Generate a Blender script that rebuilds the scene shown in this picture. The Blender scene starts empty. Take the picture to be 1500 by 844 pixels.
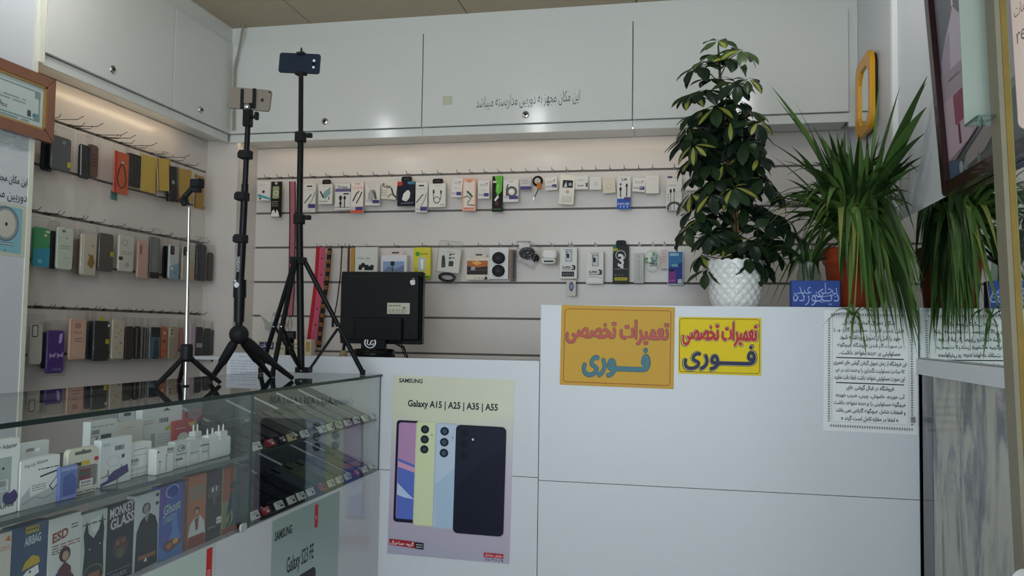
import bpy, bmesh, math, random
from mathutils import Vector, Matrix
from mathutils.geometry import tessellate_polygon

# ------------------------------------------------------------------ camera, world, lights, exposure
EYE = 1.23
FPX, YAW, PITCH, ROLL = 1222.61, 0.204422, 0.0530998, 0.0152945
sc = bpy.context.scene
COL = sc.collection
def _axes():
    cy, sy = math.cos(YAW), math.sin(YAW)
    f = Vector((-sy, cy, 0)); r = Vector((cy, sy, 0)); u = Vector((0, 0, 1))
    cp, sp = math.cos(PITCH), math.sin(PITCH)
    f, u = f*cp + u*sp, u*cp - f*sp
    cr, sr = math.cos(ROLL), math.sin(ROLL)
    return r*cr + u*sr, u*cr - r*sr, f
RX, UX, FX = _axes()
cd = bpy.data.cameras.new('camera'); cd.sensor_width = 36; cd.lens = FPX/1500*36; cd.clip_start = .02
cam = bpy.data.objects.new('camera', cd); COL.objects.link(cam)
m = Matrix((RX, UX, -FX)).transposed().to_4x4(); m.translation = (0, 0, EYE)
cam.matrix_world = m; sc.camera = cam
sc.view_settings.view_transform = 'Standard'; sc.view_settings.look = 'None'
sc.view_settings.gamma = 1; sc.view_settings.use_curve_mapping = False
sc.view_settings.exposure = 0.15

w = bpy.data.worlds.new('world'); sc.world = w; w.use_nodes = True
bg = w.node_tree.nodes['Background']; bg.inputs[0].default_value = (.80, .92, 1.0, 1); bg.inputs[1].default_value = 1.55
def area(name, loc, rot, sx, sy, power, col):
    l = bpy.data.lights.new(name, 'AREA'); l.shape = 'RECTANGLE'; l.size = sx; l.size_y = sy
    l.energy = power; l.color = col
    o = bpy.data.objects.new(name, l); o.location = loc; o.rotation_euler = rot; COL.objects.link(o); return o
area('shopfront_daylight', (-.35, -1.15, 1.40), (math.radians(90), 0, math.radians(18)), 2.2, 2.3, 50, (.86, .95, 1.0))

# pixel -> world on a plane
def ray(x, y): return (RX*(x-750) + UX*(422-y) + FX*FPX)/FPX
def onY(x, y, Y): d = ray(x, y); d = d*(Y/d.y); return Vector((d.x, d.y, d.z+EYE))
def onX(x, y, X): d = ray(x, y); d = d*(X/d.x); return Vector((d.x, d.y, d.z+EYE))
def onZ(x, y, z): d = ray(x, y); d = d*((z-EYE)/d.z); return Vector((d.x, d.y, z))

# ------------------------------------------------------------------ materials
def lin(c):
    if isinstance(c, str):
        c = [int(c[i:i+2], 16)/255 for i in (0, 2, 4)]
    return tuple((v/12.92 if v <= .04045 else ((v+.055)/1.055)**2.4) for v in c)
MATS = {}
def M(c, rough=.5, metal=0., coat=0., alpha=1., noise=0., trans=0., emit=0., spec=.5):
    key = (c, rough, metal, coat, alpha, noise, trans, emit, spec)
    if key in MATS: return MATS[key]
    m = bpy.data.materials.new('finish_'+str(len(MATS))); m.use_nodes = True
    nt = m.node_tree; b = nt.nodes['Principled BSDF']; rgb = lin(c)
    b.inputs['Base Color'].default_value = (*rgb, 1)
    b.inputs['Roughness'].default_value = rough; b.inputs['Metallic'].default_value = metal
    b.inputs['Coat Weight'].default_value = coat; b.inputs['Alpha'].default_value = alpha
    b.inputs['Transmission Weight'].default_value = trans
    b.inputs['Specular IOR Level'].default_value = .22 if spec == .5 and rough >= .4 and not metal else spec
    if max(rgb) < .05 and not metal: b.inputs['Specular IOR Level'].default_value = .16
    if emit: b.inputs['Emission Color'].default_value = (*rgb, 1); b.inputs['Emission Strength'].default_value = emit
    if noise:
        tc = nt.nodes.new('ShaderNodeTexCoord'); n = nt.nodes.new('ShaderNodeTexNoise'); n.inputs['Scale'].default_value = 18
        n.inputs['Detail'].default_value = 5
        mx = nt.nodes.new('ShaderNodeMix'); mx.data_type = 'RGBA'
        mx.inputs[6].default_value = (*[v*(1-noise) for v in rgb], 1); mx.inputs[7].default_value = (*[min(1, v*(1+noise)) for v in rgb], 1)
        nt.links.new(tc.outputs['Object'], n.inputs['Vector']); nt.links.new(n.outputs['Fac'], mx.inputs[0]); nt.links.new(mx.outputs[2], b.inputs['Base Color'])
    MATS[key] = m; return m
def glass_mat(name, tint, refl, rough=.0):
    """thin sheet: mostly see-through, mirror-like at grazing angles"""
    m = bpy.data.materials.new(name); m.use_nodes = True; nt = m.node_tree; nt.nodes.clear()
    o = nt.nodes.new('ShaderNodeOutputMaterial'); mix = nt.nodes.new('ShaderNodeMixShader')
    t = nt.nodes.new('ShaderNodeBsdfTransparent'); g = nt.nodes.new('ShaderNodeBsdfGlossy')
    t.inputs[0].default_value = (*tint, 1); g.inputs['Roughness'].default_value = rough
    ge = nt.nodes.new('ShaderNodeNewGeometry'); dt = nt.nodes.new('ShaderNodeVectorMath'); dt.operation = 'DOT_PRODUCT'
    nt.links.new(ge.outputs['Normal'], dt.inputs[0]); nt.links.new(ge.outputs['Incoming'], dt.inputs[1])
    def mth(op, x, y):
        n = nt.nodes.new('ShaderNodeMath'); n.operation = op
        for i, q in enumerate((x, y)):
            if q is None: continue
            if isinstance(q, (int, float)): n.inputs[i].default_value = q
            else: nt.links.new(q, n.inputs[i])
        return n.outputs[0]
    f0 = ((refl-1)/(refl+1))**2
    k = mth('POWER', mth('SUBTRACT', 1.0, mth('ABSOLUTE', dt.outputs['Value'], None)), 5.0)
    fac = mth('ADD', mth('MULTIPLY', k, 1-f0), f0)
    if rough > .1:
        tc = nt.nodes.new('ShaderNodeTexCoord'); nz = nt.nodes.new('ShaderNodeTexNoise'); nz.inputs['Scale'].default_value = 55
        bp_ = nt.nodes.new('ShaderNodeBump'); bp_.inputs['Strength'].default_value = .55; bp_.inputs['Distance'].default_value = .01
        nt.links.new(tc.outputs['Object'], nz.inputs[0]); nt.links.new(nz.outputs[0], bp_.inputs['Height']); nt.links.new(bp_.outputs[0], g.inputs['Normal'])
    nt.links.new(fac, mix.inputs[0]); nt.links.new(t.outputs[0], mix.inputs[1]); nt.links.new(g.outputs[0], mix.inputs[2])
    nt.links.new(mix.outputs[0], o.inputs[0]); return m
GLASS = glass_mat('clear_glass', (.975, .985, .98), 1.52)
TOPGLASS = glass_mat('counter_top_glass', (.93, .955, .945), 1.62)
BAG = glass_mat('clear_plastic', (.955, .955, .95), 1.42, .14)
ACRYL = glass_mat('acrylic', (.80, .86, .84), 1.5, .05)
GEDGE = M('1b2b28', .15)
LAM = M('ced0cb', .16, noise=.02)
LAM2 = M('ccd0d5', .34, noise=.02)
LAM3 = M('c8ccd1', .12, noise=.02)
SLAT = M('cfc8c2', .22, noise=.02)
GROOVE = M('6f6a64', .6)
BLACK = M('0d0e10', .35); BLACKM = M('121316', .5); CHROME = M('c9c9c9', .12, 1.)
STEEL = M('6b6761', .3, 1.)
def ramp_mat(name, stops, axis='Z', rough=.4):
    m = bpy.data.materials.new(name); m.use_nodes = True; nt = m.node_tree; b = nt.nodes['Principled BSDF']
    b.inputs['Roughness'].default_value = rough
    tc = nt.nodes.new('ShaderNodeTexCoord'); sp = nt.nodes.new('ShaderNodeSeparateXYZ'); r = nt.nodes.new('ShaderNodeValToRGB')
    nz = nt.nodes.new('ShaderNodeTexNoise'); nz.inputs['Scale'].default_value = 1.5
    ad = nt.nodes.new('ShaderNodeMath'); ad.operation = 'MULTIPLY_ADD'; ad.inputs[1].default_value = .35
    ad2 = nt.nodes.new('ShaderNodeMath'); ad2.operation = 'SUBTRACT'; ad2.inputs[1].default_value = .17
    nt.links.new(tc.outputs['Generated'], sp.inputs[0]); nt.links.new(tc.outputs['Generated'], nz.inputs['Vector'])
    nt.links.new(nz.outputs['Fac'], ad.inputs[0]); nt.links.new(sp.outputs[axis], ad.inputs[2])
    nt.links.new(ad.outputs[0], ad2.inputs[0]); nt.links.new(ad2.outputs[0], r.inputs[0])
    e = r.color_ramp.elements
    while len(e) < len(stops): e.new(.5)
    for k, (p, c) in enumerate(stops): e[k].position = p; e[k].color = (*lin(c), 1)
    nt.links.new(r.outputs[0], b.inputs['Base Color']); return m

# ------------------------------------------------------------------ text
_F = {'ا':'FE8D FE8E','آ':'FE81 FE82','ب':'FE8F FE90 FE91 FE92','پ':'FB56 FB57 FB58 FB59','ت':'FE95 FE96 FE97 FE98','ث':'FE99 FE9A FE9B FE9C',
'ج':'FE9D FE9E FE9F FEA0','چ':'FB7A FB7B FB7C FB7D','ح':'FEA1 FEA2 FEA3 FEA4','خ':'FEA5 FEA6 FEA7 FEA8','د':'FEA9 FEAA','ذ':'FEAB FEAC','ر':'FEAD FEAE',
'ز':'FEAF FEB0','س':'FEB1 FEB2 FEB3 FEB4','ش':'FEB5 FEB6 FEB7 FEB8','ص':'FEB9 FEBA FEBB FEBC','ض':'FEBD FEBE FEBF FEC0','ط':'FEC1 FEC2 FEC3 FEC4',
'ظ':'FEC5 FEC6 FEC7 FEC8','ع':'FEC9 FECA FECB FECC','غ':'FECD FECE FECF FED0','ف':'FED1 FED2 FED3 FED4','ق':'FED5 FED6 FED7 FED8','ک':'FB8E FB8F FB90 FB91',
'گ':'FB92 FB93 FB94 FB95','ل':'FEDD FEDE FEDF FEE0','م':'FEE1 FEE2 FEE3 FEE4','ن':'FEE5 FEE6 FEE7 FEE8','ه':'FEE9 FEEA FEEB FEEC','و':'FEED FEEE',
'ی':'FBFC FBFD FBFE FBFF','ئ':'FE89 FE8A FE8B FE8C'}
FORMS = {k: [chr(int(x, 16)) for x in v.split()] for k, v in _F.items()}
def shape(s):
    s = s.replace('لا', '\u0001')
    out = []
    for i, ch in enumerate(s):
        p = s[i-1] if i else ' '; n = s[i+1] if i+1 < len(s) else ' '
        pj = p == 'ـ' or (p in FORMS and len(FORMS[p]) == 4)
        nj = n == 'ـ' or n in FORMS or n == '\u0001'
        if ch == '\u0001': out.append('\uFEFC' if pj else '\uFEFB')
        elif ch in FORMS:
            f = FORMS[ch]
            if len(f) == 2: out.append(f[1] if pj else f[0])
            else: out.append(f[3] if pj and nj else f[1] if pj else f[2] if nj else f[0])
        else: out.append({'(': ')', ')': '('}.get(ch, ch))
    # right-to-left: reverse, keeping digit runs in order
    out = out[::-1]; res = []; run = []
    for ch in out:
        if ch in '۰۱۲۳۴۵۶۷۸۹0123456789': run.insert(0, ch)
        else: res += run + [ch]; run = []
    return ''.join(res + run)
TXT = {}
def text_mesh(s, bold=0.):
    if (s, bold) in TXT: return TXT[(s, bold)]
    body = shape(s) if any(c in FORMS for c in s) else s
    c = bpy.data.curves.new('lettering', 'FONT'); c.body = body; c.size = 1; c.offset = bold; c.resolution_u = 2; c.fill_mode = 'FRONT'
    o = bpy.data.objects.new('lettering', c)
    me = o.to_mesh()
    v = [(p.co.x, p.co.y) for p in me.vertices]; f = [tuple(p.vertices) for p in me.polygons]
    o.to_mesh_clear(); bpy.data.objects.remove(o); bpy.data.curves.remove(c)
    if v:
        x0 = min(a for a, _ in v); x1 = max(a for a, _ in v); y0 = min(b for _, b in v); y1 = max(b for _, b in v)
        v = [((a-x0)/max(1e-6, x1-x0), (b-y0)/max(1e-6, y1-y0)) for a, b in v]
    nv = []; nf = []      # every facet a hair apart: this font's strokes overlap, and coincident facets would shade black
    for i, q in enumerate(f):
        P = [v[k] for k in q]
        if abs(sum(P[j][0]*P[(j+1) % len(P)][1]-P[(j+1) % len(P)][0]*P[j][1] for j in range(len(P)))) < 1e-7: continue
        nf.append(tuple(range(len(nv), len(nv)+len(q)))); nv += [(a, b, (i % 23)*.000004) for a, b in P]
    v, f = nv, nf
    TXT[(s, bold)] = (v, f); return v, f

# ------------------------------------------------------------------ mesh builder
class MB:
    def __init__(s): s.v = []; s.f = []; s.mi = []; s.ms = []; s.sm = []
    def slot(s, m):
        if m not in s.ms: s.ms.append(m)
        return s.ms.index(m)
    def add(s, vs, fs, m, smooth=False):
        b = len(s.v); s.v += [tuple(v) for v in vs]; k = s.slot(m)
        for f in fs: s.f.append(tuple(i+b for i in f)); s.mi.append(k); s.sm.append(smooth)
    def box(s, a, b, m):
        x0, y0, z0 = a; x1, y1, z1 = b
        s.add([(x0,y0,z0),(x1,y0,z0),(x1,y1,z0),(x0,y1,z0),(x0,y0,z1),(x1,y0,z1),(x1,y1,z1),(x0,y1,z1)],
              [(0,3,2,1),(4,5,6,7),(0,1,5,4),(1,2,6,5),(2,3,7,6),(3,0,4,7)], m)
    def prism(s, pts, y0, y1, m, bev=0.):
        """outline in x,z (counter-clockwise seen from -y) extruded from y0 (front) to y1 (back), optional front/back bevel"""
        n = len(pts)
        if bev:
            cx = sum(p[0] for p in pts)/n; cz = sum(p[1] for p in pts)/n
            def ins(p):
                dx, dz = p[0]-cx, p[1]-cz; L = math.hypot(dx, dz) or 1
                return (p[0]-dx/L*bev, p[1]-dz/L*bev)
            ip = [ins(p) for p in pts]
            rings = [(ip, y0), (pts, y0+bev), (pts, y1-bev), (ip, y1)]
        else: rings = [(pts, y0), (pts, y1)]
        vs = []
        for P, y in rings: vs += [(p[0], y, p[1]) for p in P]
        fs = []
        for k in range(len(rings)-1):
            for i in range(n):
                j = (i+1) % n; a = k*n
                fs.append((a+i, a+n+i, a+n+j, a+j))
        s.add(vs, fs, m)
        tri = tessellate_polygon([[Vector((p[0], p[1], 0)) for p in rings[0][0]]])
        b = (len(rings)-1)*n
        s.add([(p[0], rings[0][1], p[1]) for p in rings[0][0]], [tuple(t) for t in tri], m)
        s.add([(p[0], rings[-1][1], p[1]) for p in rings[-1][0]], [tuple(t)[::-1] for t in tri], m)
    def rslab(s, x0, z0, x1, z1, r, y0, y1, m, bev=0.):
        s.prism(rrect(x0, z0, x1, z1, r), y0, y1, m, bev)
    def tube(s, pts, r, m, n=8, cap=True):
        pts = [Vector(p) for p in pts]; R = r if isinstance(r, (list, tuple)) else [r]*len(pts)
        vs = []; fs = []; ref = None
        for i, p in enumerate(pts):
            t = (pts[min(i+1, len(pts)-1)] - pts[max(i-1, 0)]).normalized()
            if ref is None: ref = t.orthogonal().normalized()
            a = (ref - t*ref.dot(t)).normalized(); ref = a; b = t.cross(a)
            for k in range(n):
                q = 2*math.pi*k/n; vs.append(p + (a*math.cos(q) + b*math.sin(q))*R[i])
        for i in range(len(pts)-1):
            for k in range(n):
                l = (k+1) % n; fs.append((i*n+k, i*n+l, (i+1)*n+l, (i+1)*n+k))
        s.add(vs, fs, m, True)
        if cap:
            s.add(vs[:n], [tuple(range(n))[::-1]], m); s.add(vs[-n:], [tuple(range(n))], m)
    def lathe(s, prof, m, n=32, c=(0, 0, 0), smooth=True):
        vs = []; fs = []
        for r, z in prof:
            for k in range(n):
                q = 2*math.pi*k/n; vs.append((c[0]+r*math.cos(q), c[1]+r*math.sin(q), c[2]+z))
        for i in range(len(prof)-1):
            for k in range(n):
                l = (k+1) % n; fs.append((i*n+k, i*n+l, (i+1)*n+l, (i+1)*n+k))
        s.add(vs, fs, m, smooth)
    def sphere(s, c, r, m, n=14, rz=None):
        rz = rz or r
        s.lathe([(max(1e-5, r*math.sin(math.pi*i/n)), -rz*math.cos(math.pi*i/n)) for i in range(n+1)], m, 18, c)
    def build(s, name, parent=None, loc=(0, 0, 0), rot=(0, 0, 0)):
        me = bpy.data.meshes.new(name); me.from_pydata(s.v, [], s.f)
        for m_ in s.ms: me.materials.append(m_)
        me.polygons.foreach_set('material_index', s.mi); me.polygons.foreach_set('use_smooth', s.sm); me.update()
        o = bpy.data.objects.new(name, me); COL.objects.link(o); o.location = loc; o.rotation_euler = rot
        if parent: o.parent = parent
        return o
def rrect(x0, z0, x1, z1, r, n=4):
    r = max(1e-5, min(r, abs(x1-x0)/2-1e-5, abs(z1-z0)/2-1e-5)); out = []
    for cx, cz, a0 in ((x1-r, z0+r, -90), (x1-r, z1-r, 0), (x0+r, z1-r, 90), (x0+r, z0+r, 180)):
        for k in range(n+1):
            a = math.radians(a0 + 90*k/n); out.append((cx+r*math.cos(a), cz+r*math.sin(a)))
    return out
def empty(name, loc, rz=0., ry=0.):
    o = bpy.data.objects.new(name, None); o.empty_display_size = .03; COL.objects.link(o); o.location = loc
    o.rotation_mode = 'XYZ'; o.rotation_euler = (0, ry, rz); return o
def tag(o, label, cat, group=None):
    o['label'] = label; o['category'] = cat
    if group: o['group'] = group
    return o
def struct(mb, name):
    o = mb.build(name); o['kind'] = 'structure'; return o

# ------------------------------------------------------------------ flat printing (words, pictures) on the front of a thing
def art(mb, prims, X, Z, y, S):
    """prims in their own 2-D units; X(x), Z(y) map to local metres, S metres per unit; y the front plane"""
    gap = 3.3 if len(prims) < 12 and any(len(p) > 9 for p in prims) else 1.
    for i, p in enumerate(prims):
        yy = y - .0003 - i*.00012*gap; k = p[0]
        def flat(pts, col):
            pts = [(X(a), Z(b)) for a, b in pts]
            ar = sum(pts[j][0]*pts[(j+1) % len(pts)][1]-pts[(j+1) % len(pts)][0]*pts[j][1] for j in range(len(pts)))
            if ar < 0: pts = pts[::-1]
            tri = tessellate_polygon([[Vector((a, b, 0)) for a, b in pts]])
            mb.add([(a, yy, b) for a, b in pts], [tuple(t) for t in tri], col)
        def mm(c): return c if not isinstance(c, str) else M(c, .45, spec=.2)
        if k == 'r': flat([(p[1],p[2]),(p[3],p[2]),(p[3],p[4]),(p[1],p[4])], mm(p[5]))
        elif k == 'R': flat(rrect(p[1],p[2],p[3],p[4],p[5]), mm(p[6]))
        elif k == 'c':
            ry = p[5] if len(p) > 5 else p[3]
            flat([(p[1]+p[3]*math.cos(q*math.pi/10), p[2]+ry*math.sin(q*math.pi/10)) for q in range(20)], mm(p[4]))
        elif k == 'o':
            n = 20; vs = []
            for q in range(n):
                a = 2*math.pi*q/n
                for rr in (p[3]-p[4]/2, p[3]+p[4]/2): vs.append((X(p[1]+rr*math.cos(a)), yy, Z(p[2]+rr*math.sin(a))))
            mb.add(vs, [(2*q, 2*q+1, (2*q+3) % (2*n), (2*q+2) % (2*n)) for q in range(n)], mm(p[5]))
        elif k == 'p': flat(p[1], mm(p[2]))
        elif k == 'l':
            P = p[1]; h = p[2]/2; L = []; R_ = []
            for j, (a, b) in enumerate(P):
                a0, b0 = P[max(0, j-1)]; a1, b1 = P[min(len(P)-1, j+1)]
                dx, dy = a1-a0, b1-b0; l = math.hypot(dx, dy) or 1
                L.append((a-dy/l*h, b+dx/l*h)); R_.append((a+dy/l*h, b-dx/l*h))
            vs = []
            for a, b in zip(L, R_): vs += [(X(a[0]), yy, Z(a[1])), (X(b[0]), yy, Z(b[1]))]
            mb.add(vs, [(2*j, 2*j+1, 2*j+3, 2*j+2) for j in range(len(P)-1)], mm(p[3]))
        elif k == 't':
            v, f = text_mesh(p[1], p[7] if len(p) > 7 else 0.)
            sk = p[8] if len(p) > 8 else 0.     # rise of the baseline from left to right
            sp, sm_ = (sk, 0) if abs(sk) >= .5 else (0, sk)
            dil = p[9] if len(p) > 9 else 0     # heavier stroke: the word again, nudged all round
            for q in range(13 if dil else 1):
                rr = 0 if q == 0 else dil*(.5 if q > 8 else 1.); an = q*math.pi/4
                ox, oy = rr*math.cos(an), rr*math.sin(an)
                mb.add([(X(p[2]+(p[4]-p[2])*a+ox), yy-e*gap*.8-q*.000011*(gap > 1), Z(p[5]+(p[3]-p[5])*b - sp*a+oy)-sm_*a) for a, b, e in v], f, mm(p[6]))
        elif k == 'b':
            rg = random.Random(int(p[1]*7+p[2]*13)); x = p[1]
            while x < p[3]:
                d = (p[3]-p[1])*rg.uniform(.03, .09); x2 = min(p[3], x+d)
                mb.add([(X(x), yy, Z(p[4])), (X(x2), yy, Z(p[4])), (X(x2), yy, Z(p[2])), (X(x), yy, Z(p[2]))], [(0,1,2,3)], mm(p[5])); x = x2 + d*rg.uniform(.6, 1.2)
        elif k == 'f':   # rows of small print too small to read
            rg = random.Random(int(p[1]*3+p[2]*17)); n = p[5]
            for q in range(n):
                yr = p[2]+(p[4]-p[2])*(q+.3)/n; hh = (p[4]-p[2])/n*.38; x = p[1]
                while x < p[3]-.3:
                    x2 = min(p[3], x+(p[3]-p[1])*rg.uniform(.1, .3))
                    mb.add([(X(x), yy, Z(yr+hh)), (X(x2), yy, Z(yr+hh)), (X(x2), yy, Z(yr)), (X(x), yy, Z(yr))], [(0,1,2,3)], mm(p[6]))
                    x = x2 + (p[3]-p[1])*.05
RZ = {'B': 0., 'L': math.pi/2, 'R': -math.pi/2}
def place(side, plane, bb):
    """bb = x0,y0,x1,y1 in photo pixels on a wall plane -> base centre, width, height"""
    x0, y0, x1, y1 = bb; xm, ym = (x0+x1)/2, (y0+y1)/2
    fn = onY if side == 'B' else onX
    a, b = fn(x0, ym, plane), fn(x1, ym, plane); t, d = fn(xm, y0, plane), fn(xm, y1, plane)
    return Vector(((a.x+b.x)/2, (a.y+b.y)/2, d.z)), (a-b).length, t.z-d.z
def thing_at(name, label, cat, group, side, plane, bb, ry=0., zb=None):
    base, wd, h = place(side, plane, bb)
    if zb is not None: h = base.z+h-zb; base.z = zb
    o = empty(name, base, RZ[side], ry); tag(o, label, cat, group)
    x0, y0, x1, y1 = bb
    X = lambda x: ((x-x0)/(x1-x0)-.5)*wd
    Z = lambda y: (y1-y)/(y1-y0)*h
    return o, wd, h, X, Z
def printed(o, prims, X, Z, y, S=1, name='printed_front'):
    if prims:
        mb = MB(); art(mb, prims, X, Z, y, S); return mb.build(name, o)
def pack(label, bb, col, prims=(), th=.025, side='B', plane=4.44, kind='package', cat='package', group=None, ry=0., zb=None, hang=None, hole=False, rough=.35, rad=0., bag=False, hangbox=None):
    """a printed carton: body, hang tab, print, optionally a clear bag"""
    o, wd, h, X, Z = thing_at(kind, label, cat, group, side, plane, bb, ry, zb)
    mb = MB(); mb.rslab(-wd/2, 0, wd/2, h, max(rad, .0012), 0, th, M(col, rough), min(.0012, th/3)); mb.build('carton', o)
    if hang:
        mb = MB(); hw = wd*.32; mb.rslab(-hw, h-.001, hw, h+.03, .012, th*.45, th*.45+.0015, M(hang, .4))
        mb.rslab(-hw*.45, h+.012, hw*.45, h+.02, .004, th*.45-.0006, th*.45-.0002, M('3a3a38', .6)); mb.build('hang_tab', o)
    printed(o, list(prims), X, Z, 0)
    if bag:
        mb = MB(); mb.rslab(-wd/2-.008, -.008, wd/2+.008, h+.035, .006, -.004, th+.004, BAG, .003); mb.build('plastic_bag', o)
    return o
# ------------------------------------------------------------------ the setting
XL, XR, YB, YS, YC = -2.53, .816, 4.25, 4.5, 3.2
CEIL = 1.706+EYE
GZ = [.886, .679, .476, .273, .075, -.125, -.325]          # slat-wall grooves, relative to the eye
def r(z): return z+EYE
mb = MB(); mb.box((-2.95, -1.3, -.05), (1.2, 4.7, 0), M('8f8a82', .35, noise=.08)); struct(mb, 'floor')
mb = MB(); cm = M('b3a68f', .6, noise=.05); mb.box((-2.95, -1.3, CEIL+.012), (1.2, 4.7, CEIL+.05), M('3b362e', .7))
x = -2.95
while x < 1.2:
    y = -1.47
    while y < 4.6:
        mb.box((x+.003, max(-1.3, y+.003), CEIL), (min(1.2, x+.897), min(4.7, y+.597), CEIL+.012), cm); y += .6
    x += .9
struct(mb, 'ceiling')
def slats(mb, side):
    zs = [0]+[r(z) for z in reversed(GZ)]+[CEIL]
    for i in range(len(zs)-1):
        a, b = zs[i]+(.006 if i else 0), zs[i+1]-.006
        if side == 'B': mb.box((-2.487, YS, a), (XR, YS+.015, b), SLAT)
        else: mb.box((-2.695, 2.5, a), (-2.68, 4.28, b), SLAT)
    if side == 'B': mb.box((-2.487, YS+.009, 0), (XR, YS+.05, CEIL), GROOVE)
    else: mb.box((-2.75, 2.5, 0), (-2.689, 4.28, CEIL), GROOVE)
mb = MB(); slats(mb, 'B'); struct(mb, 'wall_back')
mb = MB(); slats(mb, 'L')
mb.box((-2.8, -1.3, 0), (XL, 2.815, CEIL), LAM2)
mb.box((-2.8, 4.28, 0), (-2.487, 4.58, CEIL), SLAT)
struct(mb, 'wall_left')
mb = MB(); mb.box((XL-.002, 2.800, 0), (XL+.004, 2.822, CEIL), M('dcdccd', .3)); mb.box((XL-.03, 2.8165, r(1.048)), (XL+.014, 2.8425, CEIL), M('dcdccd', .3)); struct(mb, 'trim_1')
# right wall: white panelling above, marble below
def marble():
    m = bpy.data.materials.new('grey_marble'); m.use_nodes = True; nt = m.node_tree; b = nt.nodes['Principled BSDF']
    b.inputs['Roughness'].default_value = .18
    tc = nt.nodes.new('ShaderNodeTexCoord'); mp = nt.nodes.new('ShaderNodeMapping'); mp.inputs['Scale'].default_value = (1, 2.3, .6); mp.inputs['Rotation'].default_value = (math.radians(-30), 0, 0)
    n1 = nt.nodes.new('ShaderNodeTexNoise'); n1.inputs['Scale'].default_value = 3.4; n1.inputs['Detail'].default_value = 9; n1.inputs['Distortion'].default_value = .9; n1.inputs['Roughness'].default_value = .62
    rp = nt.nodes.new('ShaderNodeValToRGB'); e = rp.color_ramp.elements
    e[0].position = .33; e[0].color = (*lin('44464c'), 1); e[1].position = .66; e[1].color = (*lin('b0aea0'), 1)
    k = e.new(.43); k.color = (*lin('63666d'), 1); k = e.new(.52); k.color = (*lin('a3a296'), 1)
    nt.links.new(tc.outputs['Object'], mp.inputs[0]); nt.links.new(mp.outputs[0], n1.inputs[0]); nt.links.new(n1.outputs['Fac'], rp.inputs[0]); nt.links.new(rp.outputs[0], b.inputs['Base Color']); return m
MARBLE = marble(); MARBLE_SHADE = marble()
for e_, c_ in zip(MARBLE_SHADE.node_tree.nodes['Color Ramp'].color_ramp.elements, ('22252a', '2f3238', '44484e', '63666a')): e_.color = (*lin(c_), 1)  # dark copy of the marble: shade beside the counter put into the stone colour
mb = MB()
mb.box((XR+.004, -1.3, r(.455)), (XR+.05, 3.5, CEIL), LAM2)
mb.box((XR+.004, 3.5, 0), (XR+.05, 4.6, CEIL), LAM2)
mb.box((XR+.004, -1.3, 0), (XR+.05, 3.5, r(.455)), M('8a8c8c', .5))
mb.box((XR, 2.79, 0), (XR+.012, 3.045, r(-.125)), MARBLE); mb.box((XR-.001, 3.047, 0), (XR+.012, 3.198, r(-.125)), MARBLE_SHADE)  # the slab next to the counter wears the painted shade
mb.box((XR, 2.27, 0), (XR+.012, 2.787, r(-.125)), MARBLE)
mb.box((XR, 1.5, 0), (XR+.012, 2.267, r(-.125)), MARBLE)
mb.box((XR-.001, 3.165, 0), (XR+.013, 3.2, r(-.125)), M('3c4048', .3))  # dark strip painted in for the deepest shade against the counter
struct(mb, 'wall_right')
mb = MB(); mb.box((XR-.016, 3.485, 0), (XR+.004, 3.515, CEIL), M('e2e3e0', .3)); struct(mb, 'trim_2')
mb = MB(); mb.box((XR-.012, 1.2, r(-.125)), (XR+.02, 3.2, r(-.072)), LAM2); struct(mb, 'trim_3')
mb = MB(); mb.box((XL-.15, YB+.002, r(1.607)), (XR+.003, YB+.03, CEIL), LAM); struct(mb, 'trim_4')
mb = MB(); mb.box((XL-.03, 2.816, r(1.607)), (XL-.002, YB+.002, CEIL), LAM); struct(mb, 'trim_5')
mb = MB(); mb.box((.776, YB-.002, r(1.024)), (XR+.003, YB+.03, r(1.609)), LAM); struct(mb, 'trim_6')
# mirror on the right wall
o = empty('wall_mirror', (XR, 2.3, r(-.07))); tag(o, 'large frameless mirror on the right wall reflecting the spider plant and the printed notice', 'mirror')
mb = MB(); mb.box((-.001, -1.1, .002), (.004, 1.19, .524), M('dfe6e2', .015, 1.)); mb.build('mirror_sheet', o)
mb = MB(); mb.box((-.003, -1.1, -.001), (.0035, 1.19, .004), M('9aa09a', .3, .5)); mb.build('edge_strip', o)

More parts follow.
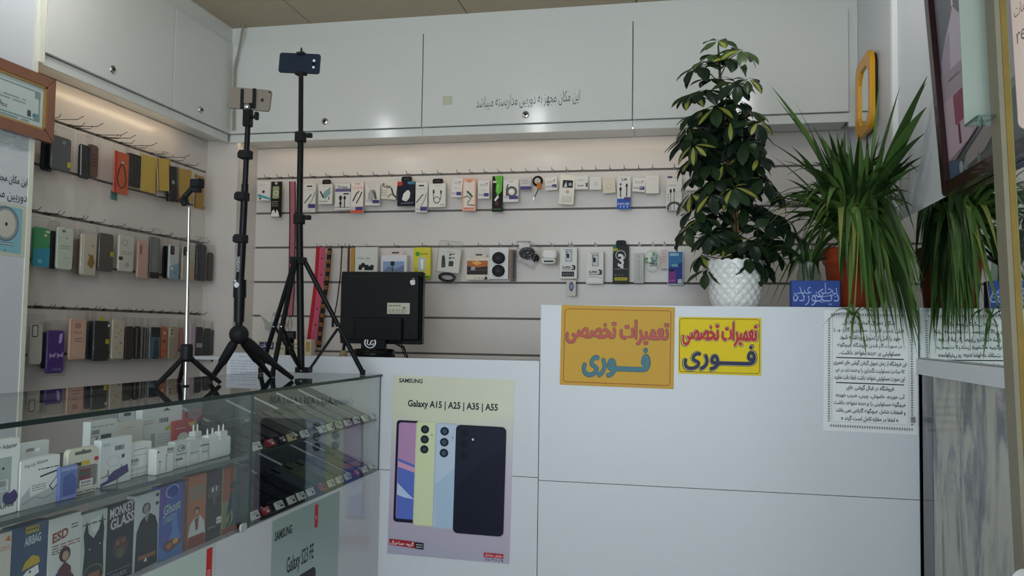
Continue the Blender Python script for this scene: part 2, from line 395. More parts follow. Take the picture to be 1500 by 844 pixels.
# ------------------------------------------------------------------ wall cabinets
def lock(parent, loc, rz):
    mb = MB(); mb.lathe([(.0001, .006), (.016, .006), (.019, .003), (.019, 0)], CHROME, 24)
    mb.lathe([(.0001, .0075), (.008, .0075), (.0085, .006)], M('3c3a36', .3, 1.), 16)
    mb.box((-.0012, -.007, .0074), (.0012, .007, .0079), BLACK)
    return mb.build('lock', parent, loc, (math.radians(90), 0, rz))
def cabinet(label, side, a, b, lockpx, group):
    z0, z1 = r(1.048), r(1.607); L = b-a
    if side == 'B': o = empty('wall_cabinet', (a, YB, z0), 0.)
    else: o = empty('wall_cabinet', (XL, a, z0), math.pi/2)
    tag(o, label, 'cabinet', group)
    mb = MB()   # local: x along, -y toward the room
    t = .016; D = .245 if side == 'B' else .145
    mb.box((0, .02, .016), (t, D, z1-z0), LAM); mb.box((L-t, .02, .016), (L, D, z1-z0), LAM)
    mb.box((t, .02, .016), (L-t, D, .016+t), LAM); mb.box((t, .02, z1-z0-t), (L-t, D, z1-z0), LAM); mb.box((t, D-.006, t), (L-t, D, z1-z0-t), LAM)
    mb.box((0, .003, 0), (L, .0195, .044), LAM)
    mb.build('body', o)
    mb = MB(); mb.rslab(.0015, .0462, L-.0015, z1-z0-.003, .001, -.018, .001, LAM, .0015); d = mb.build('door', o)
    if lockpx:
        P = onY(*lockpx, YB-.018) if side == 'B' else onX(*lockpx, XL+.018)
        s = (P.x-a) if side == 'B' else (P.y-a)
        lock(d, (s, -.018, P.z-z0), 0)
    if lockpx and lockpx[0] == 770:
        mb = MB(); P = lambda x: onY(x, 150, YB).x-a; Q = lambda y: onY(775, y, YB).z-z0
        ink = M('23242a', .5)
        art(mb, [('t', 'این مکان مجهز به دوربین مداربسته میباشد', 699, 138, 850, 159, ink, -.008, 0.)], lambda x: P(x), lambda y: Q(y)+0., -.018, 1)
        for i, v in enumerate(mb.v): mb.v[i] = (v[0], v[1], v[2]+(v[0]-P(775))*.03)
        mb.build('handwriting', d)
        mb = MB(); art(mb, [('r', 650, 137, 664, 150, M('cfcfb4', .4, alpha=.6))], P, Q, -.018, 1); mb.build('tape_patch', d)
    return o
cabinet('white cabinet above the left alcove, the wide door with a round lock nearest the camera', 'L', 2.843, 3.686, (165, 102), 'white wall cabinets')
cabinet('white cabinet above the left alcove, the narrow door next to the room corner', 'L', 3.689, 4.243, (294, 161), 'white wall cabinets')
cabinet('white back wall cabinet in the corner, behind the two tall tripods', 'B', -2.523, -1.388, (476, 178), 'white wall cabinets')
cabinet('middle white back wall cabinet with handwritten black Persian line on its door', 'B', -1.386, -.266, (770, 168), 'white wall cabinets')
cabinet('white back wall cabinet at the right behind the tall variegated plant', 'B', -.264, .776, (1088, 160), 'white wall cabinets')

# warm strips under the cabinets, and bulbs on the ceiling
def strip_light(label, loc, rz, L, e):
    o = empty('led_strip', loc, rz); tag(o, label, 'light', None)
    mb = MB(); mb.box((0, -.003, -.006), (L, .003, 0), M('f3d9b4', .5, emit=e)); mb.build('diode_band', o)
    mb = MB(); mb.box((-.01, -.0045, 0), (L+.01, .0045, .003), M('cfcfcf', .3, .8)); mb.build('channel', o)
strip_light('warm white light strip hidden behind the lip of the left cabinets', (XL-.0245, 2.86, r(1.061)), math.pi/2, 1.1, 13)
strip_light('warm white light strip hidden behind the lip of the back cabinets', (-2.48, YB+.0245, r(1.061)), 0, 2.6, 10)
def bulb(label, x, y):
    o = empty('ceiling_bulb', (x, y, CEIL)); tag(o, label, 'lamp', 'ceiling bulbs above the shop floor')
    mb = MB(); mb.lathe([(.0001, 0), (.045, 0), (.045, -.012), (.022, -.03), (.018, -.06)], M('e8e8e4', .4), 20); mb.build('socket', o)
    mb = MB(); mb.tube([(0, 0, -.05), (0, 0, -.17)], .012, M('e8e8e4', .4)); mb.sphere((0, 0, -.205), .034, M('f4f6ff', .3, emit=34), 10, .05); mb.build('bulb_glass', o)
    l = bpy.data.lights.new('bulb_light', 'POINT'); l.energy = 2.3; l.color = (1., .97, .92); l.shadow_soft_size = .05
    q = bpy.data.objects.new('bulb_light', l); q.location = (0, 0, -.32); q.parent = o; COL.objects.link(q)
bulb('bare ceiling bulb over the left aisle', -2.16, 2.72)
bulb('bare ceiling bulb over the middle of the shop', -1.0, 2.88)
bulb('bare ceiling bulb near the right wall', .35, 3.1)
# ceiling cable down the corner
o = empty('ceiling_cable', (-2.44, 4.2, CEIL)); tag(o, 'grey cable dropping from the ceiling into the room corner', 'cable')
mb = MB(); pts = [onY(*p, 4.2)-o.location for p in ((357, 22), (356, 40), (352, 62), (348, 82), (344, 100), (343, 130), (342, 190))]
mb.tube(pts, [.008, .007, .006, .005, .005, .005, .005], M('8d887a', .5)); mb.tube([p+Vector((-.014, .01, 0)) for p in pts[3:]], .006, M('b5b1a4', .5)); mb.build('wire', o)
mb = MB(); mb.lathe([(.0001, -.004), (.02, -.004), (.02, 0)], M('6d675b', .5), 16, pts[0]+Vector((0, 0, .0))); mb.build('ceiling_grommet', o)

# ------------------------------------------------------------------ sales counter
def panel(mb, x0, x1, z0, z1, y0=YC, y1=YC+.018): mb.rslab(x0, z0, x1, z1, .0008, y0, y1, LAM2, .0012)
SX = -.549
o = empty('sales_counter', (-1.2, YC, 0)); tag(o, 'low white glossy counter section carrying the four phones poster and the monitor', 'counter')
def build_at(mb, name, parent):
    for i, v in enumerate(mb.v): mb.v[i] = (v[0]-parent.location.x, v[1]-parent.location.y, v[2]-parent.location.z)
    return mb.build(name, parent)
mb = MB(); panel(mb, -1.865, SX-.0012, r(-.5555), r(-.109)); build_at(mb, 'front_panel', o)
mb = MB(); panel(mb, -1.865, SX-.0012, .0, r(-.5575)); build_at(mb, 'front_panel', o)
mb = MB(); mb.box((-1.865, YC+.0185, 0), (-1.847, 4.49, r(-.165)), LAM2); build_at(mb, 'side_panel', o)
mb = MB(); mb.box((-1.846, YC+.0185, .08), (SX-.02, YC+.03, r(-.165)), LAM2)
build_at(mb, 'backing_panel', o)
mb = MB(); mb.box((-2.48, 3.9, r(-.164)), (-1.865, 4.497, r(-.147)), LAM2); mb.box((-1.865, YC+.0185, r(-.164)), (SX-.003, 4.497, r(-.147)), LAM2); build_at(mb, 'desk_top', o)
o = empty('sales_counter', (.13, YC, 0)); tag(o, 'tall white glossy counter section with yellow signs on its front and plants on top', 'counter')
mb = MB(); panel(mb, SX+.0012, XR-.003, r(-.566), r(.109)); build_at(mb, 'front_panel', o)
mb = MB(); panel(mb, SX+.0012, XR-.003, 0, r(-.568)); build_at(mb, 'front_panel', o)
mb = MB(); mb.box((SX+.0012, YC+.0185, 0), (SX+.02, 3.72, r(.09)), LAM2); build_at(mb, 'side_panel', o)
mb = MB(); mb.box((XR-.022, YC+.0185, 0), (XR-.003, 3.72, r(.09)), LAM2); build_at(mb, 'side_panel', o)
mb = MB(); mb.box((SX+.0012, YC+.0185, r(.0905)), (XR-.003, 3.74, r(.1085)), LAM2); build_at(mb, 'counter_top', o)
# ------------------------------------------------------------------ glass showcase
GX, GB, GT = -1.195, -1.705, r(-.176)
o = empty('glass_showcase', (-1.45, 2.1, 0)); tag(o, 'glass showcase counter on the left with accessory boxes and phone trays, white base below', 'showcase')
SHOW = o
mb = MB(); mb.rslab(GB, 1.0, GX+.006, 1.0, .001, 0, 0, GEDGE) if 0 else None
mb.box((GB, .9, GT-.001), (GX+.005, 3.197, GT), TOPGLASS); build_at(mb, 'glass_top', o)
mb = MB(); mb.box((GX+.0051, .9, GT-.010), (GX+.0065, 3.197, GT), GEDGE); build_at(mb, 'glass_top_edge', o); mb = MB(); mb.box((GB-.0015, .9, GT-.010), (GB-.0001, 3.197, GT), GEDGE); build_at(mb, 'glass_top_edge', o)
for a, b in ((.9, 2.176), (2.180, 3.194)):
    mb = MB(); mb.box((GX-.001, a, r(-.556)), (GX, b, GT-.0105), GLASS); p = build_at(mb, 'front_glass', o)
    for y in (a, b):
        mb = MB(); mb.box((GX-.003, y-.0015, r(-.556)), (GX+.0008, y+.0015, GT-.0105), M('2f4a44', .2))
        for i, v in enumerate(mb.v): mb.v[i] = (v[0]-o.location.x, v[1]-o.location.y, v[2])
        mb.build('glass_edge', p)
mb = MB(); mb.box((GB, .9, 0), (GX-.004, 3.19, r(-.566)), LAM3); mb.rslab(0, 0, 0, 0, 0, 0, 0, LAM2) if 0 else None
mb.box((GX-.0038, .9, 0), (GX+.004, 3.194, r(-.558)), LAM3); build_at(mb, 'base_cabinet', o)
mb = MB(); mb.box((GB+.01, .92, r(-.364)), (GX-.006, 2.172, r(-.354)), M('3f4e4c', .12)); build_at(mb, 'shelf', o)
mb = MB(); mb.box((GB, 2.172, r(-.556)), (GX-.004, 2.177, GT-.012), ACRYL); build_at(mb, 'glass_divider', o)
mb = MB(); c = onX(355, 772, GX+.004); mb.rslab(-.016, -.012, .014, .01, .008, -.006, .0, M('a9b3ae', .3)); q = mb.build('glass_clip', o, c-o.location, (0, 0, math.pi/2))
# sloping phone trays in the right half
def tray(z):
    mb = MB(); fz = M('333b37', .3)
    pr = [(GX-.012, z), (GX-.012, z+.006), (-1.62, z+.175), (-1.62, z+.168)]
    vs = [(a, y, b) for y in (2.182, 3.19) for a, b in pr]
    mb.add(vs, [(0,1,2,3), (7,6,5,4), (0,4,5,1), (1,5,6,2), (2,6,7,3), (3,7,4,0)], fz); return build_at(mb, 'sloping_tray', SHOW)
TR = {0: r(-.362), 1: r(-.560)}
for k in (0, 1): tray(TR[k])
SL = math.atan2(.169, 1.62-1.207)
def on_tray(k, y, s):     # s metres up the slope
    return Vector((GX-.014-s*math.cos(SL), y, TR[k]+.0075+s*math.sin(SL)))
# acrylic dividers, phones, price tags
def divider(k, y):
    mb = MB(); a, b = on_tray(k, y, .02), on_tray(k, y, .3); up = Vector((math.sin(SL), 0, math.cos(SL)))*.006
    vs = [a, b, b+up, a+up]; vs = [tuple(v+Vector((0, d, 0))) for d in (-.0015, .0015) for v in vs]
    mb.add(vs, [(3,2,1,0), (4,5,6,7), (2,3,7,6), (0,1,5,4), (1,2,6,5), (3,0,4,7)], M('dfe6e2', .15)); build_at(mb, 'tray_divider', SHOW)
for y in (2.27, 2.53, 2.70, 2.88, 3.06): divider(0, y)
for y in (2.33, 2.56, 2.74, 2.98, 3.10): divider(1, y)
def phone(k, y, col, label, s0=.035, h=.15, wd=.068):
    p = on_tray(k, y, s0); o = empty('phone', p, math.pi/2); tag(o, label, 'phone', 'phones on the sloping trays')
    tilt = -(math.pi/2-SL)
    mb = MB(); mb.rslab(-wd/2, 0, wd/2, h, .009, -.009, 0, M(col, .28), .002); mb.build('phone_body', o, (0, 0, 0), (tilt, 0, 0))
    mb = MB(); mb.rslab(-wd/2+.004, h-.042, -wd/2+.022, h-.005, .006, -.011, -.009, M('070808', .1)); 
    for q in range(2): mb.prism([(-wd/2+.013+.006*math.cos(t*math.pi/6), h-.014-.017*q+.006*math.sin(t*math.pi/6)) for t in range(12)], -.0122, -.011, M('26282a', .1))
    mb.build('camera_bump', o, (0, 0, 0), (tilt, 0, 0))
    return o
def price_tag(k, y, label, col='c9cfca', word='b'):
    p = on_tray(k, y, .004); o = empty('price_tag', p+Vector((.006, 0, .002)), math.pi/2); tag(o, label, 'price tag', 'price tags along the phone trays')
    mb = MB(); mb.rslab(-.022, 0, .022, .024, .002, -.002, .006, M(col, .4), .0006); mb.build('tag_block', o, (0, 0, 0), (-.5, 0, 0))
    mb = MB(); ink = '2b3038' if col not in ('8c1f2a', '1a1c1f') else 'e0dcd8'
    art(mb, [('f', 2, 1, 17, 5, 2, M(ink, .5)), ('r', 9, 5.6, 17, 8, M(ink, .5))], lambda x: (x/20-.5)*.042, lambda y: (10-y)/10*.022+.001, -.002, 1); mb.build('printed_price', o, (0, 0, 0), (-.5, 0, 0))
ORD = ['first', 'second', 'third', 'fourth', 'fifth', 'sixth', 'seventh', 'eighth', 'ninth', 'tenth', 'eleventh', 'twelfth']
up_y = [2.23, 2.315, 2.40, 2.49, 2.58, 2.665, 2.75, 2.835, 2.925, 3.01, 3.10]
up_c = ['2a2c2e', '17181b', '1b1d22', '20211f', '4a4f4a', '4d534e', '454b47', '505650', '4a504c', '515853', '4b524e']
for i, y in enumerate(up_y): phone(0, y, up_c[i], ('dark phone' if i < 4 else 'grey phone')+', %s from the glass divider on the upper sloping tray' % ORD[i])
lo_y = [2.30, 2.385, 2.475, 2.565, 2.655, 2.745, 2.835, 2.93, 3.02, 3.11]
lo_c = ['141517', '101113', '191a1d', '17181a', '3c4b52', '55623f', '5d6b3f', '222f52', '4d2c38', '3c464c']
for i, y in enumerate(lo_y): phone(1, y, lo_c[i], ('black phone' if i < 4 else 'coloured phone')+', %s from the glass divider on the lower sloping tray' % ORD[i])
up_t = [(374+4, 655), (398, 647), (415, 641), (429, 638), (448, 635), (474, 629), (486, 626), (498, 622), (511, 619), (524, 616), (536, 612), (549, 608)]
tc = ['c9cfca', '8c1f2a', '1a1c1f', 'b8ac86'] + ['c9cfca']*8
tw = ['white', 'dark red', 'black', 'beige'] + ['white']*8
for i, (a, b) in enumerate(up_t):
    y = onX(a, b, GX-.014).y; price_tag(0, max(2.20, min(3.17, y)), '%s price tag, %s from the glass divider on the upper tray edge' % (tw[i], ORD[i]), tc[i])
lo_t = [(375, 765), (391, 752), (411, 742), (429, 735), (443, 729), (457, 722), (474, 716), (487, 710), (499, 704), (511, 700), (523, 696), (535, 690), (547, 685)]
tc = ['c9cfca', '8c1f2a'] + ['c9cfca']*4 + ['a5542e'] + ['c9cfca']*3 + ['8c1f2a'] + ['c9cfca']*2
tw = ['white', 'dark red'] + ['white']*4 + ['orange'] + ['white']*3 + ['red'] + ['white']*2
ORD.append('thirteenth')
for i, (a, b) in enumerate(lo_t):
    y = onX(a, b, GX-.014).y; price_tag(1, max(2.20, min(3.17, y)), '%s price tag, %s from the glass divider along the lower glass edge' % (tw[i], ORD[i]), tc[i])

# boxes on the showcase shelf: front row
SHZ = r(-.3535); BOT = r(-.5655)
W, K, PU, RD = 'e9edeb', '26282c', '3a2f6e', 'b8242c'
def sbox(label, bb, col, prims=(), th=.04, X=-1.235, zb=SHZ, kind='accessory_box', cat='box', group='boxes on the showcase glass shelf', **k):
    return pack(label, bb, col, prims, th, 'L', X, kind, cat, group, zb=zb, **k)
sbox('white adapter box with a purple burst at the left end of the glass shelf', (-22, 645, 26, 764), W,
     [('t','Power Adapter',-18,654,22,663,K,.01,2),('r',-14,673,15,745,M('aab4b4',.4)),('c',3,690,2,K),('r',-6,708,11,726,'e4e8e6'),('b',-4,709,9,719,K),('f',-4,720,9,725,2,K),
      ('p',[(4,733),(8,728),(14,731),(20,726),(24,731),(26,738),(23,746),(17,749),(9,747),(4,742)],PU),('t','SAMSUNG',-20,747,20,755,K,.02,3)], th=.02)
sbox('white box printed with a small window picture and dark strips, its hang tab standing behind', (29, 671, 86, 756), W,
     [('t','Pop-Up Window',35,679,68,687,K,.0,5),('f',54,689,84,694,1,K),('p',[(57,703),(84,697),(84,700),(57,706)],K),('p',[(31,735),(45,716),(86,708),(86,756),(31,756)],M('b5bdbd',.4)),
      ('p',[(42,716),(80,704),(78,726),(44,736)],'e2e6e4'),('f',46,716,66,728,3,'6d7476'),('p',[(70,724),(84,706),(84,722),(76,734)],K),('p',[(72,724),(83,709),(83,721),(76,731)],'dfe4e2'),
      ('l',[(32,746),(50,738),(64,744),(84,736)],2,'8d9596')], th=.022)
o = thing_at('hang_card', 'white card with a wide cut-out handle behind the window picture box', 'box', None, 'L', -1.30, (27, 648, 69, 757), 0, SHZ)
mb = MB(); X, Z = o[3], o[4]; y = .012
for a, b, c, d in ((27, 648, 36, 757), (55, 648, 69, 757), (36, 648, 55, 659), (36, 667, 55, 757)): mb.box((X(a), 0, Z(d)), (X(c), y, Z(b)), M(W, .4))
mb.build('carton', o[0])
sbox('small blue frosted box standing between the white boxes', (87, 683, 113, 737), '5d74b4', [('r',88,684,112,691,'8796cf'),('t','SAMSUNG',90,686,110,689,'c8d0ee'),('p',[(92,700),(104,694),(110,704),(112,720),(108,730),(92,730)],'4256a0'),('r',88,731,112,736,'7d8ed2')], th=.012, X=-1.228)
sbox('white hang-tab pack with a red round sticker and dark red gadget window', (99, 656, 143, 729), 'dcd9c6',
     [('R',108,661,132,666,2,'5d5c55'),('c',120,661,2.5,'5d5c55'),('r',108,678,118,684,K),('r',118,677,130,684,'cdb92e'),('c',139.5,677,3.5,RD),('R',111,685,141,719,4,'7d7a72'),('R',115,690,132,711,3,'7b2333'),('r',117,694,129,701,'2f5b4a'),
      ('r',116,707,135,719,'e9e9e4'),('b',118,709,133,713,K),('f',118,714,133,718,1,K),('f',104,723,138,727,1,K)], th=.012, rad=.012, X=-1.24)
sbox('tall white earphone box with a barcode and a purple slanted band', (147, 642, 192, 720), 'dfe5e6',
     [('f',150,648,160,654,2,'7b8486'),('b',167,655,180,663,K),('p',[(177,672),(181,671),(181,677),(177,678)],K),('o',165,680,9,1,'c2cccd'),
      ('p',[(158,705),(166,697),(186,690),(188,704),(170,713),(158,716)],PU),('p',[(148,714),(158,710),(158,716),(148,719)],PU),('l',[(158,693),(158,704)],1.2,K),('l',[(148,705),(158,702)],1.4,K),('l',[(177,688),(176,695)],1,K),('l',[(172,712),(171,719)],1,K)], th=.018, X=-1.25)
sbox('short white cable box with a barcode right of the tall earphone box', (190, 649, 221, 707), W, [('b',192,675,203,681,K),('f',192,682,202,686,2,K),('f',196,658,214,662,1,'9aa2a2'),('f',194,668,218,671,1,'9aa2a2'),('f',192,690,216,696,2,'a6adad'),('f',192,700,216,704,1,'a6adad')], th=.025, X=-1.262)
sbox('white earbud box beside the clear charger boxes', (229, 656, 254, 703), 'e6e9e7', [('c',231.5,662,1.5,K),('b',244,658,253,664,K),('f',244,665,253,668,1,K),('c',234,680,1.4,K),('c',243,670,1.2,'5a6a8c'),('l',[(234,682),(234,698)],.8,'9fa6a8'),('l',[(243,672),(243,698)],.8,'9fa6a8')], th=.022, X=-1.232)
for i, (a, b, t_, u, wd_) in enumerate(((255, 274, 646, 693, 'a dark round logo on it'), (275, 292, 645, 690, 'nothing printed on it'), (292, 306, 644, 687, 'a grey stripe across it'))):
    pr = [('r',a+1,t_+1,a+2.3,u-1,'f2f4f2'),('r',a+3,t_+22,b-1,t_+24,'8c9698'),('r',a+4,t_+27,b-3,u-4,'e4e6e3')]
    if i == 0: pr += [('o',265,659,5,1,K),('p',[(263,659),(268,656),(268,661)],K),('r',257,675,267,679,'6d777a')]
    if i == 2: pr += [('r',293,653,305,656,'6d777a')]
    sbox('clear-fronted white charger box with '+wd_, (a, t_, b, u), 'cfd6d6', pr, th=.018, X=-1.24)
def charger(label, bb, X):
    o, wd, h, XX, Z = thing_at('wall_charger', label, 'charger', 'white chargers on the showcase shelf', 'L', X, bb, 0, SHZ)
    hb = h*.62
    mb = MB(); mb.rslab(-wd/2, 0, wd/2, hb, .005, 0, .03, M('dfe4e3', .3), .003); mb.build('charger_body', o)
    mb = MB(); mb.rslab(-wd*.36, hb, wd*.36, hb+h*.17, .004, .005, .025, M('e6eae9', .3), .002); mb.build('plug_face', o)
    for sx in (-1, 1):
        mb = MB(); mb.tube([(sx*wd*.2, .015, hb+h*.165), (sx*wd*.2, .015, h*.93), (sx*wd*.2, .015, h)], [.0024, .0024, .001], M('e8ebea', .3)); mb.build('prong', o)
charger('white two-prong wall charger on the shelf, left one of the front pair', (305, 628, 323, 683), -1.24)
charger('white two-prong wall charger on the shelf, right one of the front pair', (322, 622, 338, 679), -1.24)
charger('white two-prong wall charger behind the clear charger boxes', (286, 622, 300, 662), -1.29)
# back row
def bbox_(label, bb, col, prims=(), th=.02, X=-1.34, **k): return sbox(label, bb, col, prims, th, X, group='boxes at the back of the glass shelf', **k)
bbox_('white box with a black hook-shaped cable picture at the back of the glass shelf', (132, 616, 171, 668), 'd5d8d4', [('f',134,620,168,622,1,'8a8f8c'),('b',134,624,145,628,K),('f',134,629,144,631,1,K),('r',147,629,162,633,K),('l',[(142,631),(139,634),(139,639),(143,643),(150,643),(158,641)],1.6,K)])
bbox_('plain cream box with a small barcode and a clear hang tab on top', (172, 617, 207, 672), 'd2cfc0', [('f',184,623,194,625,1,'8d897a'),('b',174,632,185,637,K)], hang='c3cacc')
bbox_('large white box with a triangular hanger hole, highest of the back row', (208, 597, 266, 665), 'dde0dd', [('p',[(236,602),(242,598),(248,602)],'4d5351'),('f',211,611,223,617,2,'b98f8f'),('b',232,611,245,617,K),('c',251,621,3,'b54a3f'),('p',[(240,624),(256,619),(256,627),(240,628)],'b9c05a'),('r',220,629,226,646,'a9b0b2'),('f',230,630,250,645,4,'b9c0c0')], X=-1.37)
bbox_('red earphone box with a white oval window and yellow corner', (255, 615, 284, 655), 'b3261f', [('c',268,637,9,'d7d9d0',8),('c',268,638,4.5,'f0f1ee',3),('p',[(274,619),(284,619),(284,629)],'d0a92c'),('f',257,623,270,625,1,'f0d8d2'),('l',[(258,644),(276,642),(282,637)],1.6,'1c1c1c')], X=-1.36, rad=.006)
bbox_('plain red hang card behind the red earphone box', (270, 602, 297, 652), 'ad2530', [('R',279,605,287,608,1,'7c161f')], X=-1.40, th=.02)
bbox_('pale label box with rows of dark print behind the wall chargers', (299, 617, 324, 645), 'cbbfc0', [('f',301,625,322,632,2,K),('f',301,634,322,640,2,'6f6568')], X=-1.42)
bbox_('thin magenta box lying across the top of the back row', (306, 611, 338, 618), '9c3c78', [], X=-1.42, zb=None, th=.05)
bbox_('dark grey device box with a small white sticker next to the glass divider', (336, 613, 367, 676), '3e4a4c', [('r',357,616,364,624,'d8dcda'),('f',358,618,363,622,2,K),('l',[(338,652),(366,644)],.8,'5b6668'),('l',[(338,660),(366,652)],.8,'5b6668')], X=-1.33)
# lower row: screen protector boxes
def gbox(label, bb, col, prims, X=-1.235, **k): return pack(label, bb, col, prims, .022, 'L', X, 'screen_protector_box', 'box', 'screen protector boxes on the showcase floor', zb=BOT+.0005, **k)
SK = 'b59a86'
gbox('pink and white protector box cut by the left picture edge', (-20, 783, 15, 905), 'c9c4b8', [('p',[(4,793),(10,788),(13,796)],'c8713a'),('f',-10,800,12,806,2,'c8713a'),('r',-20,820,-5,900,'b39a9a')])
gbox('blue protector box with a yellow-capped white animal cartoon', (16, 768, 68, 886), '2f4a6a', [('R',35,771,54,780,1,'a8962f'),('f',37,773,52,778,1,'2f4a6a'),('t','AIRBAG',34,784,57,795,'c3d2d8',.02,2),
     ('p',[(31,824),(36,814),(46,808),(55,812),(57,820),(44,822)],'b9a12e'),('p',[(29,834),(38,826),(54,822),(56,832),(46,836),(36,840)],'e6e8e6'),('c',43,828,1.6,K),('p',[(28,846),(40,838),(56,836),(58,884),(26,884)],'28323a'),('p',[(33,842),(40,839),(42,850),(34,852)],'dfe2e0')])
gbox('white protector box lettered ESD with a woman in a dark red headscarf', (71, 756, 116, 870), 'cdd3cf', [('t','ESD',76,775,98,788,'8a4636',.04,4),('f',76,790,116,797,2,'8a4636'),('f',76,797,94,803,2,K),('f',102,768,112,776,2,K),
     ('c',94,806,8,'4b2b30',10),('c',95,808,4.6,SK,6),('p',[(84,870),(85,824),(94,815),(103,824),(106,870)],'5a2a35'),('p',[(74,870),(76,836),(86,824),(90,870)],'2f3f78'),('p',[(100,870),(104,832),(110,842),(112,870)],'4c2634'),('p',[(80,834),(84,838),(82,844)],'8796c0')])
gbox('pale protector box with a dark two-horned mask figure', (118, 750, 155, 858), 'b9c4bc', [('p',[(126,760),(129,778),(136,786),(143,776),(148,756),(151,778),(150,800),(152,838),(144,852),(128,852),(122,834),(124,800),(122,778)],'1d2834'),('p',[(131,760),(144,756),(143,776),(137,780),(132,774)],'cfd8d2'),('c',131,800,1,'c9d2d2'),('c',145,796,1,'c9d2d2'),('o',137,836,14,2,'5c6a3c'),('r',130,832,146,842,'8f5a3a'),('f',120,762,152,768,1,'5b6664')])
gbox('black protector box lettered MONKEY GLASS with a dark ape face', (157, 739, 195, 843), '1c232c', [('t','MONKEY',160,742,194,756,'c9c3cb',.03,5),('t','GLASS',161,757,194,772,'c9c3cb',.03,5),('c',176,798,11,'4d3a34',15),('c',172,792,3,'8a5a44'),('c',180,790,3,'8a5a44'),('c',176,806,6,'5e5a44',7),('r',168,786,184,788,'6e4238'),('f',160,832,186,838,2,'aab0b4'),('f',158,826,192,830,1,'6d7377')])
gbox('white protector box with a standing figure in a long dark coat', (197, 723, 232, 828), 'bcc6c6', [('c',213,744,6,'33373a',8),('p',[(209,742),(214,737),(217,741),(215,752),(210,750)],'8e8d88'),('p',[(199,828),(200,775),(205,760),(211,754),(218,752),(226,758),(230,772),(231,826)],'23262b'),('p',[(210,754),(217,752),(214,764)],'8b9290'),('c',228,729,2.6,'3a3e42'),('c',228,741,2.6,'3a3e42'),('r',203,808,228,814,'8b5c45'),('p',[(211,818),(214,812),(216,818)],'d8dcda')])
gbox('bright blue protector box with pale lettering and an orange blob picture', (233, 710, 267, 813), '2f4ea8', [('p',[(233,710),(246,712),(242,740),(233,760)],'5a4a9c'),('o',251,720,9,1.4,'9fb6dc'),('c',252,721,8,'24429a'),('t','Ghost',239,738,263,752,'a8c4b4',.02,5),('t','Toaster',238,752,258,764,'8fb0b4',.02,5),('p',[(250,760),(257,750),(260,775),(265,790),(246,790),(252,775)],'5a86c4'),('c',252,795,12,'6f4a3a',8),('c',248,796,4,'b07a4a'),('c',257,792,4,'d09a62'),('p',[(233,790),(246,806),(267,796),(267,813),(233,813)],'4f7cb8'),('p',[(238,784),(244,776),(246,780),(240,788)],'7a5a9c')])
gbox('brown box spine between the blue box and the orange box', (268, 704, 275, 803), '6a3f2c', [('f',270,716,273,780,14,'3a241c')])
gbox('orange protector box with a blocky title and a person in a white coat', (276, 696, 301, 801), 'a85f2a', [('t','BAKER',278,712,300,722,'7a8a72',.05,1),('t','NIGHT',279,723,300,733,'7a8a72',.05,1),('c',288,748,4,'4a3226',5),('c',288,750,2.8,SK,3.6),('p',[(276,785),(279,766),(284,759),(293,757),(299,768),(301,786)],'c6cfcc'),('p',[(285,760),(291,758),(290,776),(287,778)],'7a4a34'),('r',277,784,299,800,'8c3e24')])
gbox('black protector box with a pale bearded mask face', (303, 690, 324, 794), '26221f', [('o',313,722,9,1,'6f7472'),('c',313,722,6.5,'4c4a46',11),('p',[(309,716),(312,714),(312,722),(309,722)],'b9bfbc'),('p',[(315,713),(317,715),(317,721),(315,722)],'b9bfbc'),('p',[(310,728),(316,727),(315,740),(312,744)],'56514b'),('R',317,763,324,773,1,'cdd2cf'),('f',318,766,323,770,1,K),('f',305,772,316,778,1,'8a8378'),('f',305,785,322,790,2,'5a544c')])
gbox('orange and green protector box with a dark teal figure', (326, 684, 350, 784), '7a8248', [('r',326,684,342,735,'9c4f2c'),('r',342,684,350,784,'4a5f66'),('c',341,713,5,'23403a',6),('p',[(332,784),(333,745),(338,722),(347,720),(350,745),(350,784)],'1f4a52'),('l',[(333,768),(335,758),(339,752),(340,764),(336,776)],2,'a8a870'),('r',326,776,350,784,'8f4326')])
gbox('dark grey protector box beside the glass divider on the showcase floor', (352, 682, 366, 774), '3a4448', [('R',355,686,363,692,2,'22292c'),('l',[(354,700),(364,697)],1,'55605f')])
# posters on the showcase base
o, wd, h, X, Z = thing_at('poster', 'pale green phone poster on the showcase base with a dark phone picture and red tag', 'poster', 'posters on the showcase base', 'L', GX+.0055, (398, 743, 492, 1010))
def poster_body(o, wd, h, col, th=.0012):
    mb = MB(); mb.rslab(-wd/2, 0, wd/2, h, .001, 0, th, col, .0003); mb.build('paper', o)
poster_body(o, wd, h, ramp_mat('pale_green_print', [(0, '8ea39f'), (.5, '9fb2b4'), (1, '8ba39c')], 'Z', .3))
# this poster stands on a wall seen at a slant: its print is laid out in centimetres
def cm(o, prims, wd, h, y=0): mb = MB(); art(mb, prims, lambda x: x/100-wd/2, lambda z: h-z/100, y, .01); mb.build('printed_front', o)
cm(o, [('t','SAMSUNG',1.8,3.6,13,6.4,'1e2426',.03),('t','Galaxy S23 FE',10,13.2,29,19.6,'1c2224',.012),('R',17,21,31,60,2.2,'2c3038'),('R',11,27,16.2,60,2.2,'7f8f94'),('r',29.2,1.0,31.6,8.5,'c4262c'),('f',29.8,4.5,31,6,2,'f0d0cc')], wd, h)
o, wd, h, X, Z = thing_at('poster', 'pale poster with a red tag low on the showcase base, further left', 'poster', 'posters on the showcase base', 'L', GX+.0055, (150, 836, 305, 1120))
poster_body(o, wd, h, ramp_mat('pale_mint_print', [(0, 'a9bdb4'), (.6, 'c2d0c6'), (1, 'b6c8c0')], 'Z', .3))
